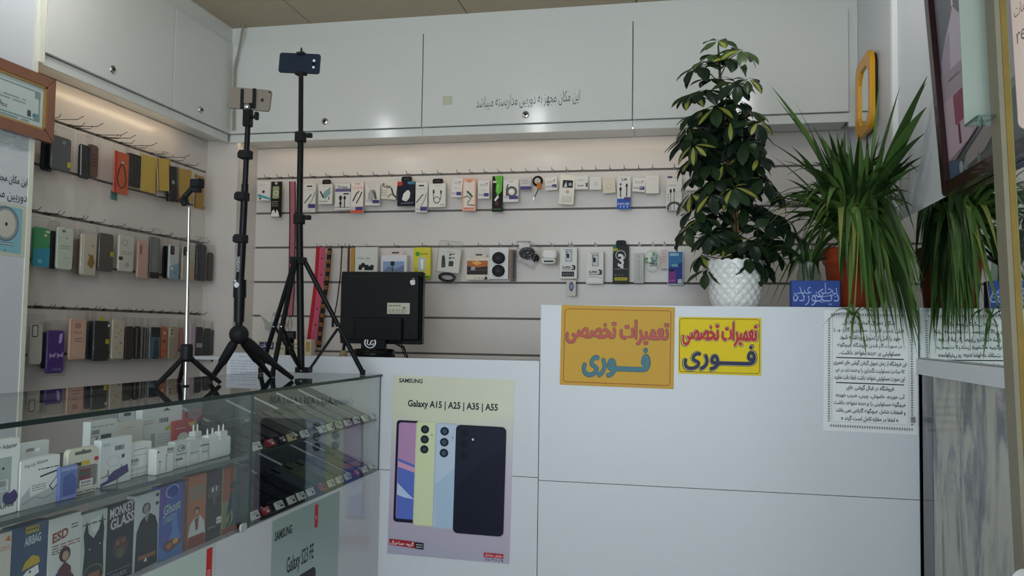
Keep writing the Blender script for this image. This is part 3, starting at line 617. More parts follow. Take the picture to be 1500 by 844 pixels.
cm(o, [('r', wd*100-4.0, .4, wd*100-1.3, 9.5, 'c4262c'), ('f', wd*100-3.6, 5.8, wd*100-1.8, 7.6, 3, 'f0d0cc'),('t','SAMSUNG',3,8,12,10.4,'1e2426',.02)], wd, h)
# ------------------------------------------------------------------ back slat wall: hooks and hanging goods
HOOKS = {}
def hook(side, pos, L=.06):
    key = (side, round(L, 2))
    lab = {'B': 'thin steel hook in a groove of the back slat wall above a hanging packet', 'L': 'thin steel hook in a groove of the left slat wall holding bagged goods'}[side]
    grp = {'B': 'steel hooks on the back slat wall', 'L': 'steel hooks on the left slat wall'}[side]
    if key not in HOOKS:
        mb = MB(); mb.rslab(-.007, -.004, .007, .009, .002, -.002, .008, STEEL)
        mb.tube([(0, 0, .004), (0, -L*.8, .0), (0, -L, .014)], .0017, STEEL, 6)
        o = mb.build('slatwall_hook', None, pos, (0, 0, RZ[side])); HOOKS[key] = o
    else:
        o = HOOKS[key].copy(); COL.objects.link(o); o.location = pos
    tag(o, lab, 'hook', grp)
PB = YS-.055
WH = 'd3cfc9'; PUR = '4a3f78'
def bp(label, bb, col=WH, prims=(), kind='cable_package', th=.012, row=1, **k):
    o = pack(label, bb, col, prims, th, 'B', PB, kind, k.pop('cat', 'package'), k.pop('group', 'cable packets hanging on the upper back row' if row == 1 else 'accessory packets hanging on the lower back row'), **k)
    hook('B', (o.location.x, YS, r(.886 if row == 1 else .476)))
    return o
def plug(x, y0, y1, c=K): return [('r',x-1.3,y0,x+1.3,y0+(y1-y0)*.4,c),('l',[(x,y0+(y1-y0)*.35),(x,y1)],1.2,c)]
def usb(bb): a,b,c,d = bb; return [('r',c-7,d-10,c,d-5,PUR)]
bp('small white packet with a teal slanted band, first on the upper back row', (377.5,266,396,294), WH, [('p',[(378,284),(396,290),(396,293),(378,288)],'3f9aa0'),('c',386,281,2,K),('f',380,269,388,273,2,'c9a9a0'),('r',380,289.5,383,292,K)])
bp('tall black packet with a pale green window and white plugs at its foot', (397,266,411.5,318), '1f1a17', [('R',399,273,408.5,291,1.5,'8f9a72'),('o',404,283,3,.8,'d8dcc8'),('f',398.5,294,408,303,3,'8d867c'),('p',[(397,317.5),(399,309),(402,307),(404,313),(406,307),(408,310),(410,317.5)],'d9d6cd'),('c',404,268.5,2,'b8b2a8')])
bp('white cable packet with a purple corner right of the tall tripod pole', (444.5,269,462,311), WH, [('r',449,272,457,274,K),('f',446,277,460,279,1,'b08f88'),('l',[(446,298),(453,289),(456,285)],1.4,K),('l',[(450,303),(457,294),(461,282)],1,'6d6a66'),('r',452,299,462,305,PUR),('f',446,308,456,310,1,'b0484a')])
bp('white box with a blue green device picture on a black hanger', (466.5,270,486.5,299), 'd6d2c9', [('p',[(472,285),(476,280),(484,274),(484,284),(476,292)],'7da0a0'),('l',[(469,280),(474,290)],2,K),('f',472,272,484,274,1,'a09a8c'),('f',468,293,480,297,1,'8d8a80'),('l',[(482,288),(482,293)],1.2,K)], hang='1d1d1f', th=.03)
bp('white packet lettered Onten with a purple band and two dark plugs', (490.5,269,513.5,307.5), WH, [('t','Onten',494,271.5,509,276.5,'3c3833',.01),('r',491,276.5,513.5,281,'6a5f86'),('r',503,283,511,285,K),('c',499,290,2.3,K,3.5),('r',498,293,500,304,K),('c',499,298,2,K),('c',505,290,1.8,K,3),('r',504.3,293,505.7,304,K),('l',[(491,304),(513,304)],.7,K),('r',513,269.5,514,282,K)])
bp('white and orange cable packet with a red foot strip beside the Onten packet', (513.8,266,532,312), 'dcd2c8', [('t','VOX',520,268,528,271,'c8532f',.02),('f',516,273,531,278,2,'d9957c'),('l',[(517,295),(522,284),(526,280)],2,'4d4744'),('l',[(522,298),(527,289),(530,281)],1.6,K),('r',514,308,532,312,'cf5537'),('r',521,303,532,308,PUR),('r',515,303,521,307,'b9b6c0')])
bp('white packet with a fan of grey cable loops and purple corner', (535,270,556.5,301), WH, [('f',539,272,551,275,2,'a39e94')]+[('l',[(540+i*2,296),(540+i*2,284),(543+i*2,278),(547+i,282),(549+i,292)],.9,'57544e') for i in range(4)]+[('r',546,293,556,298,PUR),('r',537,292,543,296,'b9b6c0')])
bp('tilted white packet with a black cable photo and bold dark lettering', (558,264,580,292), 'd1cabd', [('t','FL',558.5,269,563,275,K,.04),('t','8mm',564,271,571,276,K,.03),('l',[(572,275),(575,283),(578,287),(581,289)],2.2,'3b3733'),('l',[(568,289),(572,284),(575,286)],1.5,'59534c'),('f',559,278,566,288,3,'a39a8c')], ry=.08)
bp('dark navy box with a white adapter photo and a red corner', (582,266,607,301.5), '171c2b', [('r',582,266,589,272,'b3372f'),('r',597,266,607,270,'3d7690'),('p',[(589,292),(591,284),(596,279),(599,279),(601,283),(600,290),(596,295),(591,294)],'dcd9d3'),('l',[(588,298),(606,297)],.7,'8d949c')], hang='17181a', th=.02)
bp('white cable packet with a purple foot, right of the dark navy box', (608.5,267,626,311), WH, [('r',613,271,621,273,K),('f',610,276,624,278,1,'b08f88'),('l',[(610,297),(617,288),(620,285)],1.4,K),('l',[(617,303),(622,293),(625,283)],1,'6d6a66'),('r',616,303,626,309,PUR),('f',609,305,616,308,1,'8d8a86')])
bp('white box with a U-shaped black cable picture on a black hanger', (628,269,652.5,303.5), 'd8d4c9', [('l',[(635,283),(635,290),(636,295),(640,298),(644,295),(646,289),(646,283)],1,K),('o',640,293,4.5,1,K),('r',634,278,636.5,283.5,K),('r',644.8,279,647,284,K),('t','TYPE',645,299,651,302,'5d5a55'),('f',636,271,646,273,1,'a8a296')], hang='1d1d1f', th=.022)
def small_white(label, bb, ry=0., **k):
    a, b, c, d = bb
    return bp(label, bb, 'd5d1cb', [('f',a+3,b+5,c-3,b+9,2,'8e8a86'),('c',c-4,b+5,1,'b84440'),('r',c-8,d-8,c-1,d-3,PUR),('r',a+1,d-7,c-8,d-4,'b3b0b8'),('f',a+4,b+13,c-4,b+17,1,'b9b4ad')], ry=ry, **k)
small_white('small white cable packet with a purple corner, left of the orange packet', (661,261,676.5,289), .05)
bp('orange and white packet with a dark twisted cable picture', (677.5,261,697,309), 'd9a58c', [('R',679.5,266,695,305,1,'ddd0c4'),('t','QC',684,263,691,268,'d05f33',.04),('l',[(684,280),(689,285),(692,289)],3,'3f5f45'),('l',[(679,290),(684,287),(690,291),(686,296),(685,300),(696,301)],1.4,'3a3a38'),('f',680,303,694,307,1,'c8532f')])
small_white('small white cable packet with a purple corner, right of the orange packet', (700,264,717,291), .0)
bp('black packet with a bright green adapter design on it', (720.8,258,736.2,310), '17150f', [('p',[(724,258),(736,257),(735,280),(729,287),(726,280),(727,268)],'5faa3c'),('p',[(727,272),(731,269),(729,284)],'86c75a'),('r',722,265,727,268,'cfd0c0'),('p',[(724,293),(729,286),(731,289),(726,295)],'dcdcd4'),('c',728,298,3,'54302c'),('f',722,305,734,308,1,'4f8a38')])
bp('white packet with a big coil of grey cable and purple foot', (737,263,759.5,296), WH, [('o',749.5,281,6.5,3.4,'57544f'),('l',[(742,289),(742,278),(744,270)],2,'57544f'),('c',749,280,2,'e6e3dc'),('r',746,287,759,292,PUR),('r',738,287,745,291,'b9b6c0'),('f',745,265,752,267,1,'6d6a66')])
bp('small clear faced packet with a purple foot left of the coiled cable', (761.5,260,778,278.5), 'bdb9b6', [('r',762,273,778,278,PUR),('f',764,263,774,270,2,'8f8b88')])
# coiled cable
o, wd, h, X, Z = thing_at('coiled_cable', 'black coiled cable with an orange tie hanging from a hook on the upper back row', 'cable', None, 'B', PB, (778,255,797,295))
mb = MB()
for q in range(3): mb.tube([(X(787.5)+X(787.5+7-q)*0+(wd*.37-q*.003)*math.cos(t*math.pi/12), -.004*q, Z(265.5)+(wd*.37-q*.003)*math.sin(t*math.pi/12)) for t in range(25)], .0035, BLACKM, 6)
mb.tube([(X(789), 0, Z(276)), (X(786), 0, Z(283)), (X(782), 0, Z(292))], .003, BLACKM, 6); mb.tube([(X(783), 0, Z(289)), (X(781), 0, Z(294.5))], .0045, CHROME, 6); mb.build('cord', o)
mb = MB(); mb.rslab(X(787), Z(277), X(793), Z(268), .004, -.014, .006, M('b8692a', .5)); mb.build('tie', o); hook('B', (o.location.x, YS, r(.886)))
small_white('small white packet with a purple corner, right of the coiled black cable', (799,259.5,817,278.5), -.08)
bp('white packet with two dark pictures on top, tilted on its hook', (818,256,840,299.5), 'd9d4c6', [('r',822,264,837,275,'23262b'),('p',[(824,274),(827,266),(829,274)],'c9c9c4'),('c',833,270,2.5,'9aa0a0'),('c',830,281,2.5,'c79a86'),('f',822,287,838,297,4,'a8a294')], ry=.07)
bp('small white packet with a dark square mark, right of the two-picture packet', (842.5,257,861.5,277.5), WH, [('r',858,268,861,274,PUR),('f',846,270,855,274,1,'5d5a55'),('f',846,262,856,266,1,'b5b0a8')])
bp('small white earphone packet left of the beige square packet', (863.5,258.5,881,278), WH, [('l',[(871,271),(872,266),(875,268)],.6,'b9b4ac'),('c',873,270,2.5,'c4c0b9')])
bp('beige square packet hanging slightly askew', (883.5,262,902,283), 'cdc3ae', [('o',893,273,3.5,.6,'b5aa94'),('c',893,273,2.2,'d6cdb9')], ry=-.07)
bp('white packet with a solid blue lower third and two black plugs', (904,258,923.8,306.5), WH, [('t','SLIM',910,261,918,265,K,.01),('c',909,270,1.8,'4f5fa0'),('c',909,277,1.8,K,3),('r',908.2,280,909.8,289,K),('c',918,272,1.6,K,3),('r',917.2,275,918.8,288,K),('r',904,291,923.8,306.5,'2b55b0'),('r',914,289,924,294,PUR),('t','3A DATA CABLE',905,297,922,300.5,'e0e2ec',.01),('c',909,303,1,'cfd6ee'),('c',914,303,1,'cfd6ee'),('c',919,303,1,'cfd6ee')])
small_white('small white packet with a purple foot, right of the blue footed packet', (926,260,944.5,281), .07)
bp('plain white blank packet near the tall variegated plant', (945.5,257,965.3,283.5), 'd6d1c8', [('f',949,261,961,263,1,'c0bab0')])
bp('tall white packet with two black plugs over a dark arch, left of the plant', (976.3,257,998.8,308.5), 'd6d3cd', [('r',977.5,258,985,261,'5a4a68'),('f',987,259,995,261,1,K),('t','VO',989,279,998,291,'cfcac4',.04),('f',979,270,990,273,1,'a08a86'),('c',982.5,280,1.6,K,3),('l',[(982.5,283),(982.5,308)],.8,K),('c',987.5,279,1.4,K,3),('l',[(987.5,282),(987.5,308)],.8,K),
   ('p',[(977,308),(977.5,301),(981,296.5),(987.5,295),(994,296.5),(997.5,301),(998,308),(995,308),(994,302),(991,299.5),(987.5,298.5),(984,299.5),(981,302),(980,308)],'54514e'),('c',979,285,.8,K),('c',979,289,.8,K),('c',979,293,.8,K)])
bp('white packet half hidden by leaves on the upper back row', (1004.5,257,1022,279), WH, [('f',1006,261,1018,266,2,'a9a49c')])
# lower row
def lanyard(label, pts, wd, col, extra=None, loopc=None):
    P = [onY(x, y, PB) for x, y in pts]; o = empty('lanyard', P[-1]); tag(o, label, 'lanyard', 'lanyards hanging on the back slat wall')
    mb = MB(); n = len(P); vs = []
    for p in P:
        p = p-o.location; vs += [(p.x-wd/2, -.001, p.z), (p.x+wd/2, -.001, p.z), (p.x-wd/2, .002, p.z), (p.x+wd/2, .002, p.z)]
    fs = []
    for i in range(n-1):
        a = 4*i; fs += [(a, a+1, a+5, a+4), (a+2, a+6, a+7, a+3), (a, a+4, a+6, a+2), (a+1, a+3, a+7, a+5)]
    mb.add(vs, fs, M(col, .6)); mb.build('strap', o)
    if extra:
        mb = MB(); extra(mb, [p-o.location for p in P], wd); mb.build('strap_pattern', o)
    return o
def edges(mb, P, wd):
    for s in (-1, 1): mb.tube([(p.x+s*wd/2, -.002, p.z) for p in P], .003, M('2a1a1a', .6), 6)
    q = P[-1]; mb.tube([(q.x, -.002, q.z), (q.x-.012, -.002, q.z-.06), (q.x-.002, -.002, q.z-.10), (q.x+.015, -.002, q.z-.06), (q.x+.003, -.002, q.z)], .0015, BLACKM, 6)
o = lanyard('long pink lanyard with dark edges hanging beside the tall tripod pole', [(428.5,266),(428.8,320),(428,380),(427,430),(425,462)], .034, 'a4626a', edges)
hook('B', (onY(428.5, 262, YS).x, YS, r(.886)))
def squares(mb, P, wd):
    for i in range(11):
        t = (i+.5)/11*(len(P)-1); k = min(int(t), len(P)-2); p = P[k].lerp(P[k+1], t-k)
        mb.rslab(p.x-.009, p.z-.010, p.x+.009, p.z+.010, .001, -.0025, -.0012, M('b0703a', .6)); mb.rslab(p.x-.004, p.z-.005, p.x+.005, p.z+.004, .001, -.0032, -.0024, M('2a1a14', .6))
def specks(mb, P, wd):
    for i in range(6):
        t = (i+.7)/6*(len(P)-1); k = min(int(t), len(P)-2); p = P[k].lerp(P[k+1], t-k)
        mb.rslab(p.x-.004, p.z-.005, p.x+.004, p.z+.005, .002, -.0025, -.0012, M('5a1c3a', .6))
lanyard('glossy red lanyard behind the tripod, leftmost of the slanted three', [(466,362),(463,410),(457,460),(452,499)], .022, 'b01f2c')
lanyard('pink lanyard between the red one and the orange-squared one', [(473,362),(470,410),(464,460),(459,506)], .030, 'c0506c', specks)
lanyard('black lanyard with orange squares beside the pink lanyard', [(483,364),(479,410),(472,460),(467,509)], .026, '2a1c17', squares)
for px in (470, 484): hook('B', (onY(px, 360, YS).x, YS, r(.476)))
lanyard('thin black cord hanging between the lanyards and the monitor', [(501,361),(499,400),(494,440),(487.5,474)], .006, '1b1a1a', lambda mb, P, wd: mb.rslab(P[-1].x-.006, P[-1].z-.02, P[-1].x+.006, P[-1].z+.03, .002, -.004, .004, BLACKM))
lanyard('red and black narrow lanyard rising behind the top left of the monitor', [(511,363),(510.5,380),(510,415)], .012, '5c2026')
for px in (501, 511, 517): hook('B', (onY(px, 362, YS).x, YS, r(.476)))
lanyard('mustard yellow lanyard rising behind the top left of the monitor', [(517,363),(516.5,380),(516,415)], .022, 'b08a3a')
bp('white car holder packet with black holder picture above the monitor', (520,362,553,404), 'cfcdc6', [('t','Kaku siga',524,376,542,381,'7f9a92',.01),('c',532,388,3,K),('r',526,388,540,392,K),('c',528,393,3,K),('r',534,390,547,396,K),('c',545,391,3,K)], row=2, kind='car_holder_package', th=.03)
bp('white box with a blue landscape picture above the monitor', (558,374,596,404), 'd8d8dc', [('r',561,383,592,398,'8aa0c4'),('p',[(561,398),(570,390),(580,394),(592,388),(592,398)],'6f7f98'),('r',572,383,578,389,K),('l',[(575,388),(575,398)],1.2,K)], row=2, kind='boxed_gadget', th=.05, hang='d0c2ba')
bp('bright yellow charger packet with a green square and green foot', (605.5,362.5,630.5,409), 'cfc51f', [('R',608.5,369,614.5,375,1,'4a9a2e'),('R',612.5,377,623,397,2,'b9c2c9'),('p',[(616,380),(620,380),(620,394),(617,395)],'f0f0ee'),('f',616,370,627,374,1,'7d7a2a'),('r',621,404,630,408,'3f8a2a'),('f',607,392,612,402,3,'8d8722')], row=2, rad=.008, th=.02)
# car charger kit in a bag
o = bp('white car charger box with a black cable coil, in a clear bag', (640,364,672,399), 'd3cfc6', [('p',[(645,376),(648,374),(650,378),(652,392),(646,393)],'23262b'),('R',656,382,663,390,1.5,K),('l',[(656,373),(664,371)],1.2,K),('l',[(656,378),(664,377)],1.2,K),('c',657,373,1.6,K),('c',657,378,1.6,K),('f',652,368,660,370,1,'6d6a66')], row=2, kind='car_charger_package', th=.03, ry=.10)
mb = MB(); mb.rslab(-.07, -.065, .07, .175, .02, -.006, .036, BAG, .004); mb.build('plastic_bag', o)
mb = MB()
for q in range(3): mb.tube([((.048-.006*q)*math.cos(t*math.pi/10), .004*q, -.028+(.024-.004*q)*math.sin(t*math.pi/10)) for t in range(21)], .0035, BLACKM, 6)
mb.build('coiled_cord', o)
bp('white box with a sunset picture, a car holder kit on the lower back row', (682.5,377,717,410), 'd4cabb', [('r',684,382,714.5,402.5,'3a2c30'),('p',[(684,382),(714.5,382),(714.5,390),(700,392),(684,390)],'b0683a'),('p',[(690,384),(700,382),(706,386),(698,389)],'e0a860'),('r',690,391,696,396,'9aa0a8'),('l',[(684,397),(714,395)],1,'5d5048'),('c',697,407,.8,K),('c',702,407,.8,K),('c',707,407,.8,K),('p',[(709,410),(712,404),(715,409)],K)], row=2, kind='boxed_gadget', th=.055, hang='cbc5bb')
bp('white card with two black ring holders, one above the other', (717,362.5,744.5,409), 'd6d6d4', [('r',719,392,742,402,'e6e6e4')], row=2, kind='ring_holder_card', th=.006)
o = COL.objects[-1]
def ring_pair():
    o = [q for q in bpy.data.objects if q.name.startswith('ring_holder_card')][0]
    for zc in (.115, .045):
        mb = MB(); mb.prism([(.036*math.cos(t*math.pi/8), zc+.033*math.sin(t*math.pi/8)) for t in range(16)], -.02, -.001, M('15171c', .35), .006); mb.prism([(.016*math.cos(t*math.pi/6), zc+.015*math.sin(t*math.pi/6)) for t in range(12)], -.024, -.02, M('2b2e35', .3), .003); mb.build('ring_holder', o)
ring_pair()
bp('narrow brown and black box edge beside the ring holder card', (746,366,753.5,411), '4a3a33', [('r',746,366,749,411,'8a7466'),('r',752,370,753.5,408,K)], row=2, th=.06, kind='boxed_gadget')
# earphone pouch
o, wd, h, X, Z = thing_at('earphone_pouch', 'black round earphone pouch in a crinkled clear bag', 'pouch', None, 'B', PB, (759,356,791,391))
mb = MB(); mb.sphere((X(772), 0, Z(371)), .045, M('16171a', .45), 12, .034); mb.sphere((X(784), .005, Z(378)), .022, M('16171a', .45)); mb.build('pouch_body', o)
mb = MB(); rg = random.Random(4); pr = [(X(758), Z(354)), (X(778), Z(354)), (X(792), Z(362)), (X(790), Z(376)), (X(780), Z(394)), (X(770), Z(388)), (X(758), Z(384))]; mb.prism(pr[::-1], -.048, .045, BAG, .012); mb.build('plastic_bag', o)
mb = MB(); mb.rslab(X(760), Z(363), X(776), Z(356), .003, -.0015, .0, M('d5d2cc', .4)); mb.build('header_card', o); hook('B', (o.location.x, YS, r(.476)))
# rounded charger
o, wd, h, X, Z = thing_at('charger_puck', 'stack of two rounded white charger cases with dark rims', 'charger', None, 'B', PB-.02, (793,365,818.5,388))
mb = MB(); mb.rslab(X(795), Z(380), X(817), Z(366), .018, -.03, .03, M('dcdad5', .3), .008); mb.build('case_top', o)
mb = MB(); mb.rslab(X(793), Z(387.5), X(815), Z(378), .012, -.026, .034, M('c9c6c0', .3), .006); mb.rslab(X(798), Z(384.5), X(812), Z(382.5), .002, -.0275, -.02, BLACKM); mb.build('case_bottom', o); hook('B', (o.location.x, YS, r(.476)))
def super3(label, bb, foot, kind='charger_package'):
    a, b, c, d = bb; w_ = c-a; hh = d-b; q = lambda u, v: (a+u*w_, b+v*hh)
    pr = [('f',a+6,b+2,c-6,b+4,1,K),('r',*q(.33,.1),*q(.72,.46),'8d9498'),('p',[q(.36,.3),q(.5,.12),q(.68,.16),q(.66,.44),q(.4,.44)],'c7cccd'),('r',*q(.4,.2),*q(.55,.34),'2b3036'),
          ('t','SUPER',*q(.16,.6),*q(.66,.68),K,.03),('f',*q(.18,.69),*q(.68,.74),1,K),('t','3',*q(.7,.56),*q(.93,.73),K,.05)]
    pr += [('r',*q(.12,.77),*q(.85,.93),'26282a'),('f',*q(.16,.8),*q(.8,.9),2,'8a8d8f')] if foot == 'dark' else [('R',*q(.1,.78),*q(.88,.96),2,'eceae6'),('l',[q(.12,.8),q(.5,.78),q(.9,.82)],.6,'5d5a55')]
    return bp(label, bb, 'd8d5cf', pr, row=2, kind=kind, th=.03)
super3('white packet lettered SUPER 3 with a dark foot panel', (820,362.5,845,408.5), 'dark')
super3('white packet lettered SUPER 3 with a plain white foot panel', (858.5,368,884,416), 'plain')
bp('small beige packet with a blue oval hanging below the dark footed packet', (829.5,410,843.5,434), 'c4bdae', [('c',837,420,3.4,'3d4f8e',7),('c',837,420,2,'8c98bd',4)], row=2, kind='small_package')
bp('black packet with a big white 3 and yellow label, green edged header', (897.5,360,921,415), '131416', [('p',[(897.5,360),(903,357.5),(901,368),(897.5,372)],'2f7a4a'),('r',897.5,364,905,367.5,'b5b02c'),('o',909,374,7,1,'c9cccb'),('t','3',905,372,914,391,'e3e5e4',.03),('c',911,391,2.5,'dfe1e0'),('f',900,393,919,395,1,'aeb2b0'),('c',902,403,.8,'b5902c'),('c',907,403,.8,'b5902c'),('c',912,403,.8,'b5902c'),('r',900.5,406.5,919,411,'c9c02f'),('f',902,407.5,917,410,1,K)], row=2, kind='earphone_package', th=.02, hang='15171a')
bp('slim clear box with grey edges, right of the black 3 packet', (929,371,943,415), 'b4b7b4', [('R',930.5,373,941.5,413,.5,'c3c5c1'),('l',[(936,378),(936,411)],.7,'9fa29e'),('c',935.5,375.5,1.2,'8a8d8a')], row=2, kind='clear_box', th=.02)
o, wd, h, X, Z = thing_at('bag_of_clips', 'round clear bag full of small green and white pieces', 'bag', None, 'B', PB, (944,366,968,400))
rg = random.Random(8)
for kk in range(16):
    a = rg.uniform(0, 6.28); rr = rg.uniform(0, .034); mb = MB(); cx, cz = rr*math.cos(a), h/2+rr*1.2*math.sin(a); s_ = rg.uniform(.006, .012)
    mb.rslab(cx-s_, cz-s_*1.3, cx+s_, cz+s_*1.3, s_*.5, -.012+rg.uniform(-.006, .006), .0, M(rg.choice(['4f9a5a', '2e6b48', 'cfe0d2', 'dfe6e2', '8fb0a0', '38505a']), .4), .002); mb.build('clip', o)
mb = MB(); mb.prism([(.046*math.cos(t*math.pi/10), h/2+.06*math.sin(t*math.pi/10)) for t in range(20)], -.024, .012, BAG, .008); mb.build('plastic_bag', o); hook('B', (o.location.x, YS, r(.476)))
bp('small pale pink packet behind the blue purple packet', (968,366,978,394), 'cbb9b6', [('f',970,370,976,386,4,'b59a98')], row=2, kind='small_package')
bp('shiny blue and purple packet left of the white plant pot', (978,368,1001,417.5), 'dcdce0', [('r',979,369,1000,416,'2f3f96'),('p',[(979,369),(1000,369),(1000,384),(979,392)],'3d7ab0'),('r',979,398,990,414,'8a3f8c'),('r',981,371,994,375,'9ac4d4'),('r',984,387,993,391,'6fb4c0'),('r',981,394,987,398,'28283a'),('r',993,409,999,415,'d8d4e0'),('f',980,410,988,412,1,'c9a0cc')], row=2, kind='glossy_package', th=.02)
bp('white packet partly hidden by the drooping leaves next to the pot', (1011,388,1030,414), 'd2cfc9', [('l',[(1020,394),(1020,411)],1,'4d4a46'),('l',[(1016,398),(1020,392),(1025,398)],1,'4d4a46')], row=2, kind='small_package')

# ------------------------------------------------------------------ left alcove: bagged phone cases
PL = -2.60
def lhook(o, row):
    z = {1: .886, 2: .476, 3: .075}[row]; hook('L', (-2.68, o.location.y, r(z)), .07)
def case(label, bb, col, row, prims=(), cams=0, camc=K, bag=True, X=PL, rough=.35, th=.011):
    o, wd, h, XX, Z = thing_at('phone_case', label, 'phone case', 'bagged phone cases on the left slat wall', 'L', X, bb)
    mb = MB(); mb.rslab(-wd/2, 0, wd/2, h, min(.012, wd*.3), 0, th, M(col, rough), .003); mb.build('case_shell', o)
    if cams:
        mb = MB(); cw = min(.034, wd*.45); mb.rslab(-wd/2+.006, h-.052 if cams == 1 else h-.04, -wd/2+.006+cw, h-.006, .007, -.002, .001, M(camc, .25), .0006)
        for q in range(2): mb.prism([(-wd/2+.006+cw/2+.007*math.cos(t*math.pi/6), h-.017-.018*q+.007*math.sin(t*math.pi/6)) for t in range(12)], -.0035, -.002, M('4a4a4c', .2))
        mb.build('camera_cutout', o)
    printed(o, list(prims), XX, Z, 0)
    if bag:
        mb = MB(); mb.rslab(-wd/2-.007, -.01, wd/2+.007, h+.042, .006, -.007, th+.004, BAG, .003); mb.build('plastic_bag', o)
    lhook(o, row); return o
def tagY(x, y): return [('r', x-2.5, y-3, x+2.5, y+4, 'b8ae22')]
# row 1
case('dark grey bagged flip case at the near end of the top left row', (76,200,104,250), '4a4b4c', 1, [('R',79,204,101,246,3,'55575a'),('c',93,208,2.6,'8b8f92'),('r',99,235,104,243,'b8b422')])
case('black flip case behind the dark grey one in the top left row', (62,203,78,251), '1d1f23', 1, [], X=-2.63)
case('dark navy case with a bright bag fold, left of the brown case', (117,212,132,262), '23262c', 1, [('l',[(118,214),(119,258)],1.2,'c9c9c6')])
case('brown leather case in the top left row', (130,212,144,260), '5a3428', 1, [('f',133,225,143,245,4,'4a2a20')])
def hang(kind, label, cat, bb, col, row, prims=(), th=.006, bag=True, ry=0., X=PL):
    o = pack(label, bb, col, prims, th, 'L', X, kind, cat, 'goods on the top left row', bag=bag, ry=ry); lhook(o, row); return o
hang('strap_packet', 'orange red packet with a black loop strap on the top left row', 'packet', (168,223,188,284), 'c2501f', 1, [('r',168,223,171,284,'c01f28'),('l',[(178,238),(174,250),(172,262),(174,272),(178,276),(183,273),(185,262),(183,250),(179,239)],1.6,'1a1412'),('c',179,238,1.8,'c9c4b8')])
hang('teal_card', 'teal strip showing under the orange red packet', 'packet', (163,280,172,293), '3f6f68', 1, [], bag=False, X=-2.62)
hang('cable_bundle', 'black bundle of charging cables between the orange packet and the yellow envelopes', 'cable', (190,226,206,274), '151210', 1, [('l',[(193,228),(194,272)],.8,'4a4540'),('l',[(198,228),(198,272)],.8,'3a3530'),('l',[(203,230),(202,270)],.8,'4a4540')], th=.02)
hang('padded_envelope', 'plain mustard yellow envelope, first after the black cables', 'envelope', (208,228,228,282), 'c4a33a', 1, ry=-.02)
hang('padded_envelope', 'tilted mustard yellow envelope with a white card behind it', 'envelope', (233,233,252,280), 'c9a436', 1, [('r',233,233,234.5,280,'5f4a1c')], ry=-.13)
hang('white_card', 'white card behind the tilted yellow envelope', 'packet', (231,246,246,288), 'b9b2a4', 1, [], bag=False, X=-2.63, ry=-.1)
hang('black_pouch', 'black pouch with a small pale mark between two yellow envelopes', 'pouch', (249,244,263,296), '171413', 1, [('r',253,265,257,270,'9a958c'),('r',261,284,264,294,'7c2420')], th=.018, ry=-.08)
hang('padded_envelope', 'mustard yellow envelope behind the silver phone stand', 'envelope', (262,248,282,294), 'b8912e', 1, ry=-.08)
hang('padded_envelope', 'dark mustard envelope at the far end of the top left row', 'envelope', (285,257,299,306), 'a37c24', 1, [('r',285,257,287,306,'6d5218')])
for px, py in ((78, 186), (108, 188), (145, 196), (158, 199), (190, 217), (240, 234)): hook('L', (-2.68, onX(px, py, -2.68).y, r(.886)), .15)
# row 2
case('green and blue glossy card at the near end of the middle left row', (49,333,73,391), '2f8f5a', 2, [('p',[(49,366),(73,362),(73,391),(49,391)],'2f8fa8'),('c',66,344,2,'d9d9a0'),('r',66,337,72,340,'cfd6c0'),('c',59,383,3,'7fb8c4')], rough=.3)
case('pale mint case with small printed marks in the middle left row', (84,334,107,395), 'c2cbbb', 2, [('R',90,337,95,341,1,'6d7468'),('c',97,349,1.5,'8d9484'),('f',88,359,104,366,2,'8f9788'),('f',93,377,102,380,1,'b0b48a')])
case('clear case with a gold floral print in the middle left row', (119,343,141,404), 'bdb5a2', 2, [('l',[(122,346),(122,402)],1.4,'e3dfd4'),('p',[(128,388),(131,376),(136,372),(139,384),(135,394)],'8a6a34'),('c',131,374,2,'94743c'),('c',135,360,1.5,'a0843f')])
case('dark brown case with a yellow sticker in the middle left row', (145,342,166,398), '4a4340', 2, tagY(164, 371))
case('white case with round camera cutout and a barcode in the middle left row', (174,345,196,398), 'c4c1b6', 2, [('o',182,356,4,1,'8a8880'),('r',174,377,180,382,K),('f',178,368,193,374,2,'8d8a82'),('p',[(183,388),(187,383),(190,389),(186,392)],'a8a59c')])
case('pale pink case with a slim label in the middle left row', (202,353,217,408), 'c09a90', 2, [('R',204,359,208,374,1,'a5776e'),('l',[(206,361),(206,370)],.8,'5a3a36')])
case('smoky clear case in the middle left row', (220,347,234,408), '5f6462', 2, [('R',223,349,231,402,1.5,'757b78'),('r',220,399,234,408,'1b1c20')], cams=0)
case('white case with pale blue pattern and black camera patch', (248,359,262,409), 'b9bfc0', 2, [('p',[(248,392),(262,384),(262,409),(248,409)],'7fa0b0'),('c',252,394,2,'dde2e2'),('c',257,400,2,'5f8aa0')], cams=1)
case('clear case with yellow green marks behind the silver stand rod', (267,361,285,411), 'aaa694', 2, [('p',[(276,396),(285,390),(285,411),(276,411)],'b59a7a'),('o',279,386,3,1,'8f9a4a')], cams=1)
case('black quilted case near the far end of the middle left row', (288,358,302,412), '2a2a30', 2, [('l',[(288,370),(302,372)],.7,'43434a'),('l',[(288,384),(302,386)],.7,'43434a'),('l',[(288,398),(302,400)],.7,'43434a'),('l',[(295,359),(295,411)],.7,'43434a')])
case('dark brown case at the far end of the middle left row', (305,370,312,412), '3d2a24', 2)
case('dark case edge tucked behind the pale mint case', (74,338,83,394), '2a2f33', 2, X=-2.635)
case('beige case edge tucked before the floral clear case', (110,350,120,402), '8f7a68', 2, X=-2.635)
case('black case edge tucked before the blue patterned case', (240,360,248,408), '1b1b1e', 2, X=-2.635)
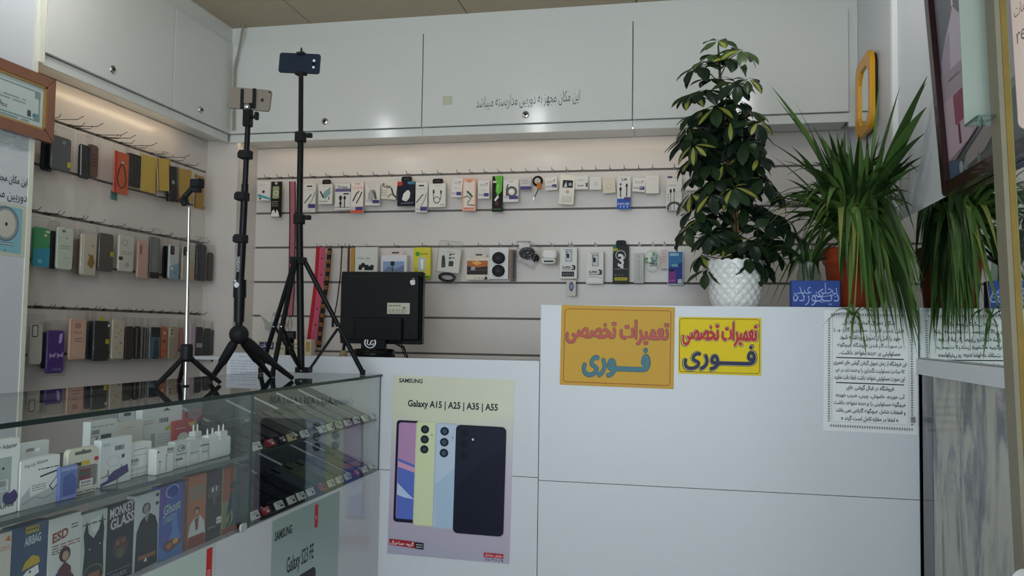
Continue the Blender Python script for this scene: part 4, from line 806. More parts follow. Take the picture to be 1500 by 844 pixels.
# row 3
case('clear case with square camera frame at the near end of the bottom left row', (44,475,62,534), 'b5b5ab', 3, [('R',46,476,55,494,2,'3a3c3c'),('R',47.2,477.5,53.8,492.5,1.5,'c2c2b8')])
case('purple case with a pale butterfly print in the bottom left row', (69,484,94,547), '4a2f7a', 3, [('p',[(72,517),(77,520),(82,516),(80,524),(77,522),(73,525)],'b49ac9'),('p',[(83,517),(88,520),(93,516),(92,524),(88,522),(84,525)],'b49ac9'),('t','Sweet',78,538,91,543,'a88cc4'),('p',[(86,490),(91,488),(89,502),(85,504)],'b9a9d6')])
case('peach pink case with printed words in the bottom left row', (102,467,126,527), 'c9a290', 3, [('R',105,470,123,523,2,'cfab98'),('R',109,473,118,481,2,'b88474'),('t','Good',108,485,118,489,'8a5a50'),('f',110,494,121,502,2,'8a6a62')])
case('dark grey case with yellow stickers in the bottom left row', (137,470,160,529), '2f3132', 3, tagY(157, 500)+[('c',148,467,3.5,'b8ae22'),('r',157,475,160,479,'d6d6d0')])
case('pale dotted floral case in the bottom left row', (164,468,182,526), 'c0b6a0', 3, [('c',169,478,1.3,'b9849a'),('c',176,484,1.3,'8a9a5a'),('c',170,494,1.3,'b07a8a'),('c',177,503,1.8,'8f7ab0'),('c',170,510,1.3,'8a9a5a'),('c',176,517,1.3,'b9849a'),('c',173,488,1.3,'b58a4a')])
case('dark plum case right of the dotted floral case', (184,478,196,527), '352a2d', 3)
case('black case with a bright fold line in the bottom left row', (198,478,206,526), '17181a', 3, [('l',[(200,480),(200,524)],.8,'8a8a88')])
case('striped silver and black case in the bottom left row', (207,479,216,526), '77746e', 3, [('r',209,480,211,525,'232323'),('r',213,481,214.5,525,'2f2f2f')])
case('slate blue case with a dark rider print in the bottom left row', (219,479,235,526), '4f6472', 3, [('r',221,480,234,494,'1e242a'),('p',[(224,526),(226,500),(229,494),(232,500),(233,526)],'33454f')])
case('orange patterned case in the bottom left row', (237,478,244,525), 'b0663a', 3, [('c',240.5,488,2,'d8c0a0'),('c',240.5,500,2.4,'8f3a24'),('c',240.5,514,2.4,'c9452f')])
case('beige clear case left of the silver stand collar', (247,479,261,526), 'a0937c', 3, cams=1, camc='c2b89f')
case('soft pink case edge beside the silver stand rod', (264,480,268,512), 'b06a70', 3)
case('lavender white case right of the silver stand rod', (279,475,286,525), 'b7a5b8', 3)
case('black case with a small white label right of the silver stand', (287,479,297,525), '18191c', 3, [('r',288,503,296,509,'bdbdb8'),('f',289,504,295,508,2,K)])
case('navy black case second from the far end of the bottom left row', (300,481,309,526), '17191f', 3)
case('dark glossy case at the far end of the bottom left row', (312,483,329,530), '26282d', 3, [('l',[(315,485),(315,527)],1,'7d7d7a'),('l',[(321,485),(320,520)],1.2,'8a8a86')])
case('black case edge tucked behind the purple case', (62,486,69,540), '202124', 3, X=-2.635)
case('dark teal case edge tucked before the dark grey case', (129,470,137,527), '39464a', 3, X=-2.635)

# ------------------------------------------------------------------ left column: certificate, handwriting, dial poster
o, wd, h, X, Z = thing_at('framed_certificate', 'framed licence certificate in a copper wood frame on the left column', 'frame', None, 'L', XL+.022, (-88, 92, 74, 186))
WOOD = M('7d4f38', .3, noise=.2, coat=.3)
P0 = onX(74, 118, XL); P1 = onX(70, 211, XL); hgt = P0.z-P1.z; o.location.z = P1.z; h = hgt
o.location.y = P0.y-.36; wd = .72
mb = MB(); bw = .042
for a in (((-wd/2, 0), (wd/2, 0), (wd/2-bw, bw), (-wd/2+bw, bw)), ((wd/2, 0), (wd/2, h), (wd/2-bw, h-bw), (wd/2-bw, bw)), ((wd/2, h), (-wd/2, h), (-wd/2+bw, h-bw), (wd/2-bw, h-bw)), ((-wd/2, h), (-wd/2, 0), (-wd/2+bw, bw), (-wd/2+bw, h-bw))):
    mb.prism(list(a), -.006, .018, WOOD, .004)
mb.build('frame', o)
mb = MB()
for a in ((-wd/2+bw, bw, wd/2-bw, bw+.008), (-wd/2+bw, h-bw-.008, wd/2-bw, h-bw), (-wd/2+bw, bw, -wd/2+bw+.008, h-bw), (wd/2-bw-.008, bw, wd/2-bw, h-bw)): mb.rslab(*a, .001, -.002, .01, M('b8955a', .3, .6))
mb.build('gilt_edge', o)
mb = MB(); mb.rslab(-wd/2+bw, bw, wd/2-bw, h-bw, .001, .008, .014, M('cdd6d4', .5)); mb.build('paper', o)
mb = MB(); L_ = wd*100; H_ = h*100; G = '7d9a8e'; B2 = '6f93a0'
art(mb, [('r',6.5,7,L_-6.5,7.5,B2),('r',6.5,H_-7.5,L_-6.5,H_-7,B2),('r',L_-7.2,7,L_-6.6,H_-7,B2),('r',6.6,7,7.2,H_-7,B2),('r',L_-9.5,7,L_-6.5,10,G),('r',L_-9.5,H_-10,L_-6.5,H_-7,G),('r',6.5,7,9.5,10,G),('r',6.5,H_-10,9.5,H_-7,G),
    ('c',L_/2+8,9,.8,'4a5a58'),('f',L_/2-4,11.5,L_/2+22,14,2,'8fa3a0'),('t','پروانه کسب',L_/2+2,15,L_/2+13,17.5,'3a4644',.01),('r',L_-13,15.5,L_-11.2,18,'3a4450'),('c',L_-9.6,17,.8,'4a86b0'),('f',L_/2-12,19,L_-12,32,7,'93a6a2'),('r',L_/2-15,6.5,L_/2-11,12.5,'59636a'),('c',L_/2-13,8.3,1.2,SK),('f',8,19,L_/2-14,32,6,'93a6a2')],
    lambda x: x/100-wd/2, lambda y: h-y/100, .008, .01); mb.build('printed_front', o)
mb = MB(); mb.rslab(-wd/2+bw, bw, wd/2-bw, h-bw, .001, .001, .0025, GLASS); mb.build('glass', o)
# dial poster
o, wd, h, X, Z = thing_at('dial_poster', 'light blue sticker with a round white dial on the left column', 'sticker', None, 'L', XL+.001, (-30, 296, 38, 374))
poster_body(o, wd, h, M('c3c7b4', .35)); printed(o, [('r',-25,301,31,369,'86b6c4'),('c',6.5,327,20,'5f6f78',26),('c',6.5,327,18.6,'8b969b',24),('c',6.5,327,15,'c4c2b4',20.5),('c',7.5,327.5,2,'3a4038',3),('r',-25,354,20,358.5,'5d7078'),('r',-25,355,20,357.5,'a3bcc4'),('c',7,366,1,'3a4a50')], X, Z, -.0004)
mb = MB(); ink = M('2a2c34', .5)
a = onX(37, 276, XL); 
art(mb, [('t','این مکان مجهز به',6,1.5,24,5.4,ink,.01),('t','دوربین مداربسته',0,7.2,24,12.0,ink,.0)], lambda x: (x-24)/100, lambda y: -y/100, 0, .01)
o = mb.build('handwriting', None, (XL+.001, 2.797, onX(40, 256, XL).z), (0, 0, math.pi/2)); tag(o, 'black handwritten Persian note on the left column under the certificate', 'writing')
# ------------------------------------------------------------------ papers on the counter fronts
def sheet(kind, label, cat, bb, col, prims, ry=0., group=None, th=.0012):
    o, wd, h, X, Z = thing_at(kind, label, cat, group, 'B', YC-.0016, bb, ry)
    poster_body(o, wd, h, col if not isinstance(col, str) else M(col, .4, spec=.2), th); printed(o, prims, X, Z, -.0002); return o
NAVY, RED2 = '191d45', 'b81422'
def frame_lines(x0, y0, x1, y1, w_, col):
    P = rrect(x0, y0, x1, y1, 4); P = P+[P[0]]
    return ('l', P, w_, col)
TT, TF = 'تعمیرات تخصصی', 'فــــوری'
sheet('repair_sign', 'larger faded orange-yellow repair sign with teal lower lettering on the counter front', 'sign', (820.5, 448.5, 987, 567), 'c69a34',
      [('r',824,452,984,563,'cda038'),frame_lines(826,454,981.5,562,1.1,'a5541f'),('t',TT,829,469,978,504.5,M('5e4a34',.4),0.,0,1.5),('t',TT,829.6,469.6,977.4,504,M('bb5348',.4),0.,0,1.0),('t',TF,855,510,951.5,552.5,M('3f4c50',.4),0.,0,1.9),('t',TF,855.7,510.7,950.8,552,M('3f7683',.4),0.,0,1.4)], ry=.012)
sheet('repair_sign', 'smaller bright yellow repair sign with navy lower lettering on the counter front', 'sign', (993.5, 465, 1115, 549), 'dcbf00',
      [('r',994.5,466.5,1114,547.5,'e3c800'),frame_lines(995.5,467.5,1112.5,546,.9,'6a5a1c'),('t',TT,998.5,471,1110,508,M('1e1c22',.4),0.,0,1.5),('t',TT,999.2,471.7,1109.4,507.4,M('d8cfa8',.4),0.,0,1.15),('t',TT,1000,472.5,1108.6,506.6,M(RED2,.4),0.,0,.95),
       ('t',TF,1001,505,1107.5,543.6,M('1a1c30',.4),0.,0,1.8),('t',TF,1001.8,505.8,1106.8,543,M('c9c28f',.4),0.,0,1.45),('t',TF,1002.4,506.4,1106.2,542.4,M(NAVY,.4),0.,0,1.1)], ry=.003)
u = lambda a: 1190+a/3.835
v = lambda b: 440+b/3.835
INK = M('1b1d22', .5)
NL = [(130,165,465,'هنگام تحویل گوشی اطلاعی'),(172,115,510,'قبلی (سیم کارت ، مموری ، گارد و...)'),(214,150,490,'خود را قبل از تحویل برداشته شود'),(258,135,500,'در صورت گم شدن فروشگاه هیچگونه'),(300,145,490,'مسئولیتی بر عهده نخواهد داشت .'),
      (355,115,525,'این فروشگاه از زمان تحویل گرفتن گوشی های تعمیری'),(397,125,515,'۷۲ ساعت مسئولیت نگهداری را برعهده دارد در غیر'),(440,120,515,'این صورت مسئولیتی نخواهد داشت لطفا دقت نمایید'),
      (495,190,455,'فروشگاه در قبال گوشی های'),(540,130,515,'آب خورده، خاموش، چینی، ضرب خورده'),(583,118,522,'هیچگونه مسئولیتی را برعهده نخواهد داشت'),(625,130,520,'و قطعات شامل هیچگونه گارانتی نمی باشد'),(668,160,480,'« لطفا در مغازه کامل تست گردد »')]
pr = [('l',[(u(108),v(97)),(u(538),v(97)),(u(538),v(690)),(u(108),v(690)),(u(108),v(97))],.35,'6d7074'),('r',u(130),v(325),u(510),v(331),INK),('r',u(130),v(467),u(512),v(473),INK)]
pr += [('t', s, u(a), v(y-17), u(b), v(y+17), INK, .017) for y, a, b, s in NL]
rg = random.Random(3)
for k in range(44): 
    y = v(110+k*13.4)
    for xx in (88, 552): pr.append(('p',[(u(xx-9),y),(u(xx),y-1.1),(u(xx+9),y),(u(xx),y+1.1)],'6c7075'))
for k in range(34):
    x = u(100+k*13.6)
    for yy in (84, 712): pr.append(('p',[(x,v(yy-9)),(x+1.1,v(yy)),(x,v(yy+9)),(x-1.1,v(yy))],'6c7075'))
pr += [('p',[(u(540),v(650)),(u(565),v(640)),(u(568),v(672)),(u(545),v(676))],'83868a')]
sheet('printed_notice', 'white printed notice of Persian shop rules with an ornamental border, under the spider plant', 'notice', (1205.5, 456, 1343, 634), 'e4e6e6', pr, ry=.012)
px = lambda a: 550+a/2.777
py = lambda b: 540+b/2.777
def rp(a, b, c, d, r_, col): return ('R', px(a), py(b), px(c), py(d), r_, col)
pr = [('t','SAMSUNG',px(80),py(48),px(178),py(66),'23262b',.03),('t','Galaxy A15 | A25 | A35 | A55',px(120),py(136),px(487),py(173),'1f2228',.026),
 rp(76,222,175,642,5,'1c1c30'),rp(86,231,175,628,4,'b58bb4'),('p',[(px(88),py(380)),(px(174),py(410)),(px(174),py(628)),(px(88),py(628))],'5a6fc0'),('p',[(px(88),py(480)),(px(130),py(520)),(px(160),py(545)),(px(120),py(540)),(px(88),py(530))],'b9c9e8'),('p',[(px(88),py(392)),(px(174),py(420)),(px(174),py(440)),(px(88),py(415))],'d09ab8'),
 rp(158,222,250,650,5,'c9d0a8'),rp(163,226,250,645,4,'d2dab0')]
pr += [('c',px(195),py(q),6.2,'20242c') for q in (255,296,337)]+[('c',px(195),py(q),3,'3a3f49') for q in (255,296,337)]+[('c',px(224),py(277),1.6,'a9b08f')]
pr += [rp(238,225,335,655,5,'aab9c9'),rp(243,229,335,650,4,'b9c9dc'),('p',[(px(243),py(480)),(px(330),py(400)),(px(330),py(650)),(px(250),py(650))],'a9bfd6')]
pr += [('c',px(276),py(q),6.4,'1d2430') for q in (258,303,347)]+[('c',px(276),py(q),3.6,'39506a') for q in (258,303,347)]+[('c',px(309),py(282),1.4,'8d9bb0')]
pr += [rp(322,228,524,668,7,'15182a'),rp(326,232,521,664,6.5,'1b1f34'),('p',[(px(521),py(300)),(px(521),py(640)),(px(505),py(662)),(px(330),py(662)),(px(330),py(470))],'14172a')]
pr += [('c',px(357),py(q),6,'11131f') for q in (262,305,350)]+[('c',px(392),py(285),1.6,'d6d9df')]
pr += [('p',[(px(64),py(712)),(px(170),py(716)),(px(170),py(743)),(px(64),py(736))],'a3232f'),('p',[(px(170),py(717)),(px(206),py(719)),(px(206),py(746)),(px(170),py(743))],'22222a'),('t','گروه هماهنگ',px(68),py(718),px(166),py(738),'e9dcdc',.02),('f',px(176),py(723),px(202),py(741),2,'c9c9cc'),
       ('r',px(449),py(736),px(527),py(754),'b02a36'),('t','سازمان هماهنگ',px(453),py(738),px(523),py(752),'ecdcdc',.01),('t','۰۲۱-۶۶۸۵۹',px(452),py(758),px(526),py(769),'2a2c33',.0)]
sheet('phone_poster', 'large pastel poster of four overlapping phones on the low counter front', 'poster', (570, 553, 748, 819), ramp_mat('pastel_print', [(0, 'a9a6b8'), (.3, 'b9a9bd'), (.55, 'bfb7c6'), (.8, 'cfd0b8'), (1, 'cbcbb6')], 'Z', .3), pr, ry=.014)
# faint paper on the front of the low counter
o, wd, h, X, Z = thing_at('printed_sheet', 'faint printed white sheet on the counter face behind the black phone tripod', 'paper', None, 'B', YC-.0016, (332, 517, 383, 549))
poster_body(o, wd, h, M('ced1d8', .4)); printed(o, [('f',350,521,376,524,1,'a9adc2'),('f',338,527,380,547,5,'b0b4c4')], X, Z, -.0002)
# ------------------------------------------------------------------ monitor and small things on the desk
MY = 4.02
o, wd, h, X, Z = thing_at('monitor', 'black square monitor seen from behind, with a small white fruit logo and silver label', 'monitor', None, 'B', MY, (500, 398, 618, 504))
DZ = r(-.147); o.location.z = DZ; _, _, hz = place('B', MY, (500, 398, 618, 504)); zo = onY(559, 504, MY).z-DZ
o.rotation_euler = (0, 0, .05)
Zm = lambda y: zo+(504-y)/(504-398)*hz
mb = MB(); mb.rslab(-wd/2, zo, wd/2, zo+hz, .008, 0, .05, M('0e0f11', .3), .006); mb.build('case', o)
mb = MB(); mb.rslab(-wd/2+.006, zo+.02, wd/2-.006, zo+hz-.02, .01, -.028, .002, M('101113', .35), .012); mb.build('rear_cover', o)
mb = MB(); mb.rslab(-wd/2+.09, zo+.02, wd/2-.09, zo+hz*.36, .006, -.05, -.026, M('0c0d0f', .4), .006); mb.build('stand_housing', o)
mb = MB(); mb.rslab(X(535), 0.02, X(570), zo+.05, .01, -.045, -.015, M('0f1012', .3), .004); mb.build('neck', o)
mb = MB(); zb_ = onY(552, 511, MY-.02).z-DZ; mb.lathe([(.0001, zb_), (.09, zb_), (.105, zb_-.006), (.107, 0), (.0001, 0)], M('101113', .25), 32, (X(552), -.02, 0)); mb.build('base', o)
mb = MB(); art(mb, [('r',570,444,602,460,'c2c0b0'),('f',572,446,590,450,1,'5d5c52'),('f',572,453,598,459,3,'6d6c60'),('c',594,451,2.4,'6d6c60',1.4)], X, Zm, -.028, 1); l = mb.build('label', o); l['label'] = 'silver white rating label'
mb = MB(); art(mb, [('p',[(602.6,411),(604.5,410.2),(606.2,411),(608,410.3),(609,411.4),(608.2,413),(609.2,415),(608,417.3),(606.6,418),(605.5,417.5),(604.2,418),(602.8,417),(601.8,414.8),(601.6,412.6)],'d9dadd'),('p',[(605.6,410),(605.8,408.4),(607.3,407.4),(607,409.2)],'d9dadd')], X, Zm, -.028, 1); mb.build('logo', o)
mb = MB(); c = (X(548.5), Zm(501)); art(mb, [('o',548.5,502,7.6,1.6,CHROME),('l',[(545,498),(544.5,504),(547,506),(549,503)],1.3,CHROME),('l',[(553,499),(549.5,500),(549.5,505),(553,505),(553,502.6)],1.3,CHROME),('p',[(546.5,494.5),(548.5,490),(550.5,494.5)],CHROME)], X, Zm, -.0465, 1); mb.build('round_emblem', o)
mb = MB()
for a, b, c_ in ((575, 590, 596), (580, 592, 600), (586, 594, 598)): mb.tube([(X(a), -.02, Zm(500)), (X(b), -.01, Zm(508)), (X(c_), .0, .006), (X(c_+6), .1, .004)], .003, BLACKM, 6)
mb.build('cable', o)
# small things at the back of the desk
def desk_box(label, bb, col, prims, Y=4.32, th=.05, kind='small_box', cat='box', **k):
    o = pack(label, bb, col, prims, th, 'B', Y, kind, cat, None, zb=DZ, **k); return o
desk_box('low pale box with a dark blue word label behind the tripod legs', (376, 499, 418, 517), 'bdb5a0', [('r',380,501,401,510,'252c58'),('t','تعلیمات',382,502,399,509,'d6d8e2',.02),('f',403,500,416,512,2,'8d8672')])
desk_box('low cream box with small tan print squares behind the tall tripod', (420, 497, 456, 517), 'c6bda2', [('R',440,500,446,512,1,'a87a4a'),('R',448,500,454,512,1,'b08a5a'),('f',423,501,436,510,2,'7d7764')])
o = empty('plastic_bag', onY(402, 478, 4.42)); o.location.z -= .0; tag(o, 'crumpled white plastic bag on the slat wall behind the tall tripod', 'bag')
mb = MB(); P = [onY(*q, 4.42)-o.location for q in ((383,461),(398,456),(401,462),(410,466),(421,474),(412,481),(404,480),(398,489),(390,482),(384,474))]
cc = sum(P, Vector())/len(P); n = len(P); vs = [tuple(cc+Vector((0, -.05, 0)))]+[(p.x, p.y+(.03 if i % 2 else -.02), p.z) for i, p in enumerate(P)]+[tuple(cc+Vector((0, .06, 0)))]
mb.add(vs, [(0, 1+(i+1) % n, 1+i) for i in range(n)]+[(n+1, 1+i, 1+(i+1) % n) for i in range(n)], M('c9c9c6', .3)); mb.build('film', o)
desk_box('small black wire stand behind the tripod braces', (410, 485, 431, 517), '18191b', [('r',412,487,429,493,'3a3b3d')], th=.02, kind='wire_stand', cat='stand')
o = empty('cleaning_brush', onY(503, 514, 4.25)); o.location.z = DZ; tag(o, 'dark handled brush with a yellowish head beside the monitor base', 'brush')
mb = MB(); mb.lathe([(.0001, 0), (.022, 0), (.02, .02), (.012, .035), (.0001, .037)], M('a89a70', .7), 12); mb.build('head', o)
mb = MB(); mb.tube([(0, 0, .03), (.004, .01, .1), (.006, .02, .13)], .009, BLACKM, 8); mb.build('handle', o)

# ------------------------------------------------------------------ tripods with phones
def at_px(x, y, Y): return onY(x, y, Y)
def phone_model(label, parent_px, Y, col, edge, ry, lens, L=.146, Wd=.071):
    c = onY(*parent_px, Y); o = empty('smartphone', c, 0, 0); tag(o, label, 'phone'); o.rotation_euler = (0, ry, .12)
    mb = MB(); mb.rslab(-L/2, -Wd/2, L/2, Wd/2, .010, -.004, .004, M(edge, .3, .6), .002); mb.build('frame', o)
    mb = MB(); mb.rslab(-L/2+.001, -Wd/2+.001, L/2-.001, Wd/2-.001, .0095, -.0046, -.003, M(col, .35), .0008); mb.build('back_cover', o)
    return o
# silver phone stand
b = Vector((-1.461, 2.26, GT)); o = empty('phone_stand', b); tag(o, 'slim silver telescopic phone stand with short black legs on the glass counter', 'phone stand')
CH = M('b9b5ac', .16, 1.)
ztop = onY(277, 304, 2.26); lean = Vector((ztop.x-b.x, 0, ztop.z-b.z))
mb = MB(); mb.tube([(0, 0, .002), lean*.45], .0062, CH, 12); mb.tube([lean*.45, lean*.75], .0052, CH, 12); mb.tube([lean*.75, lean], .0042, CH, 12); mb.build('rod', o)
zc = onY(272, 530, 2.26).z-b.z; zc2 = onY(272, 504, 2.26).z-b.z
mb = MB(); mb.lathe([(.0065, zc), (.017, zc), (.018, zc+.01), (.018, zc2-.008), (.016, zc2), (.006, zc2)], M('1a1a1c', .45), 20, (lean.x*.1, 0, 0)); mb.build('collar', o)
for q in ((228, 568), (322, 563), (262, 562)):
    e = onZ(*q, GT)-b; mb = MB(); s = Vector((lean.x*.1, 0, zc+.015)); d = (e-s).normalized(); s = s+Vector((d.x, d.y, 0))*.012
    mb.tube([s, s.lerp(e, .5), e+Vector((0, 0, .006))], [.0075, .0085, .0065], M('1c1b1e', .5), 10); mb.build('leg', o)
mb = MB(); mb.lathe([(.0001, .004), (.010, .004), (.011, 0)], BLACKM, 16); mb.build('foot', o)
P = [onY(x, y, 2.26)-b for x, y in ((272, 300), (268, 291), (279, 279), (286, 268))]
mb = MB(); mb.tube([P[0], P[1]+Vector((.002, 0, 0)), P[1]], [.012, .014, .011], M('17181a', .4), 8); mb.tube([P[1], P[2], P[3]], .0085, M('17181a', .4), 8)
e = P[3]; mb.rslab(e.x-.008, e.z-.016, e.x+.026, e.z+.012, .004, -.02, .012, M('17181a', .4), .004); mb.rslab(e.x-.004, e.z-.03, e.x+.02, e.z-.014, .003, -.015, .008, M('17181a', .4), .003); mb.build('clamp', o)
# black tripod with gold phone
AY = 2.45; c = Vector((onY(350, 490, AY).x, AY, GT)); o = empty('phone_tripod', c); tag(o, 'black tripod with a ball joint and phone clamp, holding the gold phone', 'tripod')
TB = M('131416', .32); TB2 = M('1b1b1d', .55)
pt = lambda x, y, Y=AY: onY(x, y, Y)-c
ball = pt(350, 490)
mb = MB(); mb.sphere(ball, .031, TB2, 14); mb.tube([ball, pt(350, 470)], .012, TB2); mb.build('ball_joint', o)
for q in ((308, 560), (428, 557), (396, 554)):
    e = onZ(*q, GT)-c; mb = MB(); d = (e-ball).normalized(); s = ball+d*.024
    mb.tube([s, s.lerp(e, .12), s.lerp(e, .5), s.lerp(e, .56), e+Vector((0, 0, .007))], [.012, .016, .015, .011, .008], TB2, 12); mb.build('leg', o)
mb = MB(); mb.tube([pt(350, 472), pt(351, 435)], [.016, .0175], TB, 14); mb.tube([pt(351, 436), pt(351.5, 410)], [.021, .020], TB, 14); mb.build('grip', o)
mb = MB(); q = pt(352, 418); mb.prism([(q.x+.009*math.cos(t*math.pi/8), q.z+.009*math.sin(t*math.pi/8)) for t in range(16)], -.0235, -.018, M('c9cbcc', .2, .8)); mb.prism([(q.x-.006+.004*math.cos(t*math.pi/6), q.z+.013+.004*math.sin(t*math.pi/6)) for t in range(12)], -.0225, -.018, M('c9cbcc', .2, .8)); mb.build('button', o)
mb = MB(); mb.tube([pt(351.5, 412), pt(355, 350)], .0135, TB, 12); mb.tube([pt(355, 352), pt(359, 270)], .0115, TB, 12); mb.tube([pt(359, 272), pt(363, 185)], .009, TB, 12); mb.build('column', o)
mb = MB(); q = pt(352.5, 388); art(mb, [('t', 'YUNTENG', 0, 0, 10, 1.6, 'b9bbbc', .02)], lambda x: (x-5)*.005, lambda y: (0.8-y)*.006, 0, 1)
mb.v = [(q.x+b_*-1.0*0+c_*-1+0, q.y-.0142, q.z+a_) for a_, b_, c_ in mb.v]; l = mb.build('lettering', o)
for x, y in ((353.5, 350), (355.5, 288), (360.5, 227)):
    mb = MB(); q = pt(x, y); mb.rslab(q.x-.018, q.z-.014, q.x+.018, q.z+.014, .004, -.02, .016, TB2, .004); mb.rslab(q.x-.026, q.z-.010, q.x-.016, q.z+.010, .003, -.012, .01, TB2, .003); mb.build('twist_lock', o)
mb = MB(); q = pt(363, 186); q2 = pt(364, 160); mb.rslab(q.x-.013, q.z, q.x+.013, q2.z, .004, -.014, .012, TB, .003); mb.tube([(q.x, 0, q.z+.03), (q.x+.03, 0, q.z+.034)], .006, TB); mb.rslab(q.x+.024, q.z+.022, q.x+.036, q.z+.048, .004, -.008, .008, TB2, .003); mb.sphere((q2.x+.003, -.012, q2.z+.004), .012, CHROME, 10); mb.build('tilt_head', o)
mb = MB(); q = pt(365, 158); mb.rslab(q.x-.02, q.z-.004, q.x+.02, q.z+.012, .004, -.016, .016, TB2, .003)
for x in (356.5, 374): qq = pt(x, 146); mb.rslab(qq.x-.005, pt(365, 160).z, qq.x+.005, pt(365, 131).z+.0, .002, -.011, -.0062, TB2, .001)
mb.build('phone_clamp', o)
p = phone_model('gold phone with a dark fruit logo held sideways on the shorter tripod', (365.5, 145.5), AY, '75695c', '8d8174', .10, 1)
mb = MB(); art(mb, [('c',.045,.0,.0052,'2a2620',.006),('p',[(.044,.0062),(.0455,.0092),(.0468,.0085),(.0455,.0062)],'2a2620')], lambda x: x, lambda y: y, -.0046, 1); mb.build('logo', p)
mb = MB(); art(mb, [('c',.066,.028,.0032,'1c1a18')], lambda x: x, lambda y: y, -.0046, 1); mb.build('camera_lens', p)
# tall light stand
BY = 2.955; c = Vector((-1.44, BY, GT)); o = empty('light_stand', c); tag(o, 'tall black light stand with braced legs, holding the dark phone highest', 'tripod')
pt = lambda x, y, Y=BY: onY(x, y, Y)-c
zx = lambda y: pt(440+(y-110)*0.0, y)
top, mid, col_ = pt(441, 112), pt(440.5, 200), pt(437.5, 382); hub = pt(446, 543)
axx = col_.x
mb = MB(); mb.tube([pt(441, 540), pt(438.5, 320)], .0135, TB, 14); mb.tube([pt(438.5, 322), pt(440.5, 200)], .0118, TB, 14); mb.tube([pt(440.5, 204), top], .0095, TB, 14); mb.build('pole', o)
for x, y, s in ((440.5, 201, .018), (438.5, 321, .018)):
    mb = MB(); q = pt(x, y); mb.rslab(q.x-s, q.z-.02, q.x+s, q.z+.02, .005, -.019, .017, TB2, .004); mb.tube([(q.x+.015, 0, q.z+.006), (q.x+.034, -.004, q.z+.006)], .004, CHROME); mb.rslab(q.x+.026, q.z-.004, q.x+.048, q.z+.014, .004, -.01, .006, TB2, .003); mb.build('lock_knob', o)
mb = MB(); mb.rslab(col_.x-.026, col_.z-.014, col_.x+.026, col_.z+.014, .004, -.024, .022, TB, .004); mb.build('leg_collar', o)
mb = MB(); mb.rslab(hub.x-.03, pt(446, 546).z, hub.x+.024, pt(446, 538).z, .003, -.022, .022, TB, .003); mb.build('brace_hub', o)
for q in ((382, 547), (399, 553), (531, 550)):
    e = onZ(*q, GT)-c; s = Vector((col_.x, 0, col_.z)); d = Vector((e.x-s.x, e.y-s.y, 0)).normalized()*.022; s = s+d
    mb = MB(); mb.tube([s, e+Vector((0, 0, .012))], .0095, TB, 10); mb.tube([e+Vector((0, 0, .022))-(e-s).normalized()*.0, e+Vector((0, 0, .001))], [.0115, .0105], TB2, 10); l = mb.build('leg', o)
    k = s.lerp(e, .58); hb = Vector((hub.x, 0, hub.z))+d*.8
    mb = MB(); mb.tube([hb+Vector((0, -.004, 0)), k], .0055, TB, 8); mb.sphere(k+Vector((0, -.009, 0)), .0045, CHROME, 8); mb.sphere(hb+Vector((0, -.009, 0)), .004, CHROME, 8); mb.build('brace', o)
mb = MB(); mb.tube([top, pt(441, 106)], .006, CHROME); q = pt(441, 108); mb.rslab(q.x-.022, pt(441, 110).z, q.x+.02, pt(441, 105.5).z, .003, -.016, .016, TB2, .003)
q = pt(441.5, 78); mb.rslab(q.x-.016, pt(441, 81).z, q.x+.016, pt(441, 77).z, .003, -.014, .014, TB2, .003); mb.tube([pt(441.5, 79), pt(441.5, 70)], [.006, .003], TB2)
mb.rslab(q.x-.010, pt(441, 108).z, q.x+.010, pt(441, 79).z, .002, .006, .011, TB2, .001); mb.build('phone_clamp', o)
p = phone_model('dark blue-black phone clamped sideways on top of the tall stand', (439, 93), BY, '1d2836', '2a3644', .055, 2, .164, .079)
mb = MB()
for zz, rr, cc_ in ((.012, .0052, 'd9dde2'), (-.001, .0062, '090a0c'), (-.014, .0048, 'd9dde2')): mb.prism([(.058+rr*math.cos(t*math.pi/8), zz+rr*math.sin(t*math.pi/8)) for t in range(16)], -.0058, -.004, M(cc_, .2))
mb.build('camera_lens', p)
mb = MB(); art(mb, [('f',-.06,-.006,-.03,.006,1,'36485c'),('f',.02,-.006,.04,.006,1,'36485c')], lambda x: x, lambda y: y, -.0046, 1); mb.build('lettering', p)
# ------------------------------------------------------------------ plants on the tall counter
TOP = r(.1088)
G1, G2, G3, GY, GB2 = M('16241a', .3), M('243620', .32), M('36502a', .34), M('84873a', .4), M('1e2d22', .3)
def leaflet(mb, p, d, nrm, L, Wd, ma, mb_, droop=.25, fold=.18):
    d = d.normalized(); s = d.cross(nrm).normalized(); n = s.cross(d).normalized(); N = 6; vs = []; fs = []
    prof = [.08, .42, .74, .95, 1., .74, .12]
    for i in range(N+1):
        t = i/N; q = p + d*(L*t) - n*(droop*L*t*t)
        for c in (-1, -.42, 0, .42, 1): vs.append(q + s*(c*Wd/2*prof[i]) + n*(abs(c)*Wd/2*fold*prof[i]))
    for i in range(N):
        for j in range(4): fs.append((i*5+j, i*5+j+1, i*5+j+6, i*5+j+5))
    b = len(mb.v); mb.v += [tuple(v_) for v_ in vs]; ka, kb = mb.slot(ma), mb.slot(mb_)
    for k, f in enumerate(fs): mb.f.append(tuple(x+b for x in f)); mb.mi.append(ka if k % 4 in (0, 3) else kb); mb.sm.append(True)
PY_ = 3.42; pc = Vector((onY(1077, 448, 3.42).x, PY_, TOP))
o = empty('variegated_umbrella_plant', pc); tag(o, 'tall bushy umbrella plant with dark yellow-splashed leaves rising from the white pot', 'plant')
rg = random.Random(11)
tp = [onY(x, y, PY_)-pc for x, y in ((1077, 392), (1076, 330), (1071, 270), (1063, 220), (1058, 160), (1054, 100), (1052, 66))]
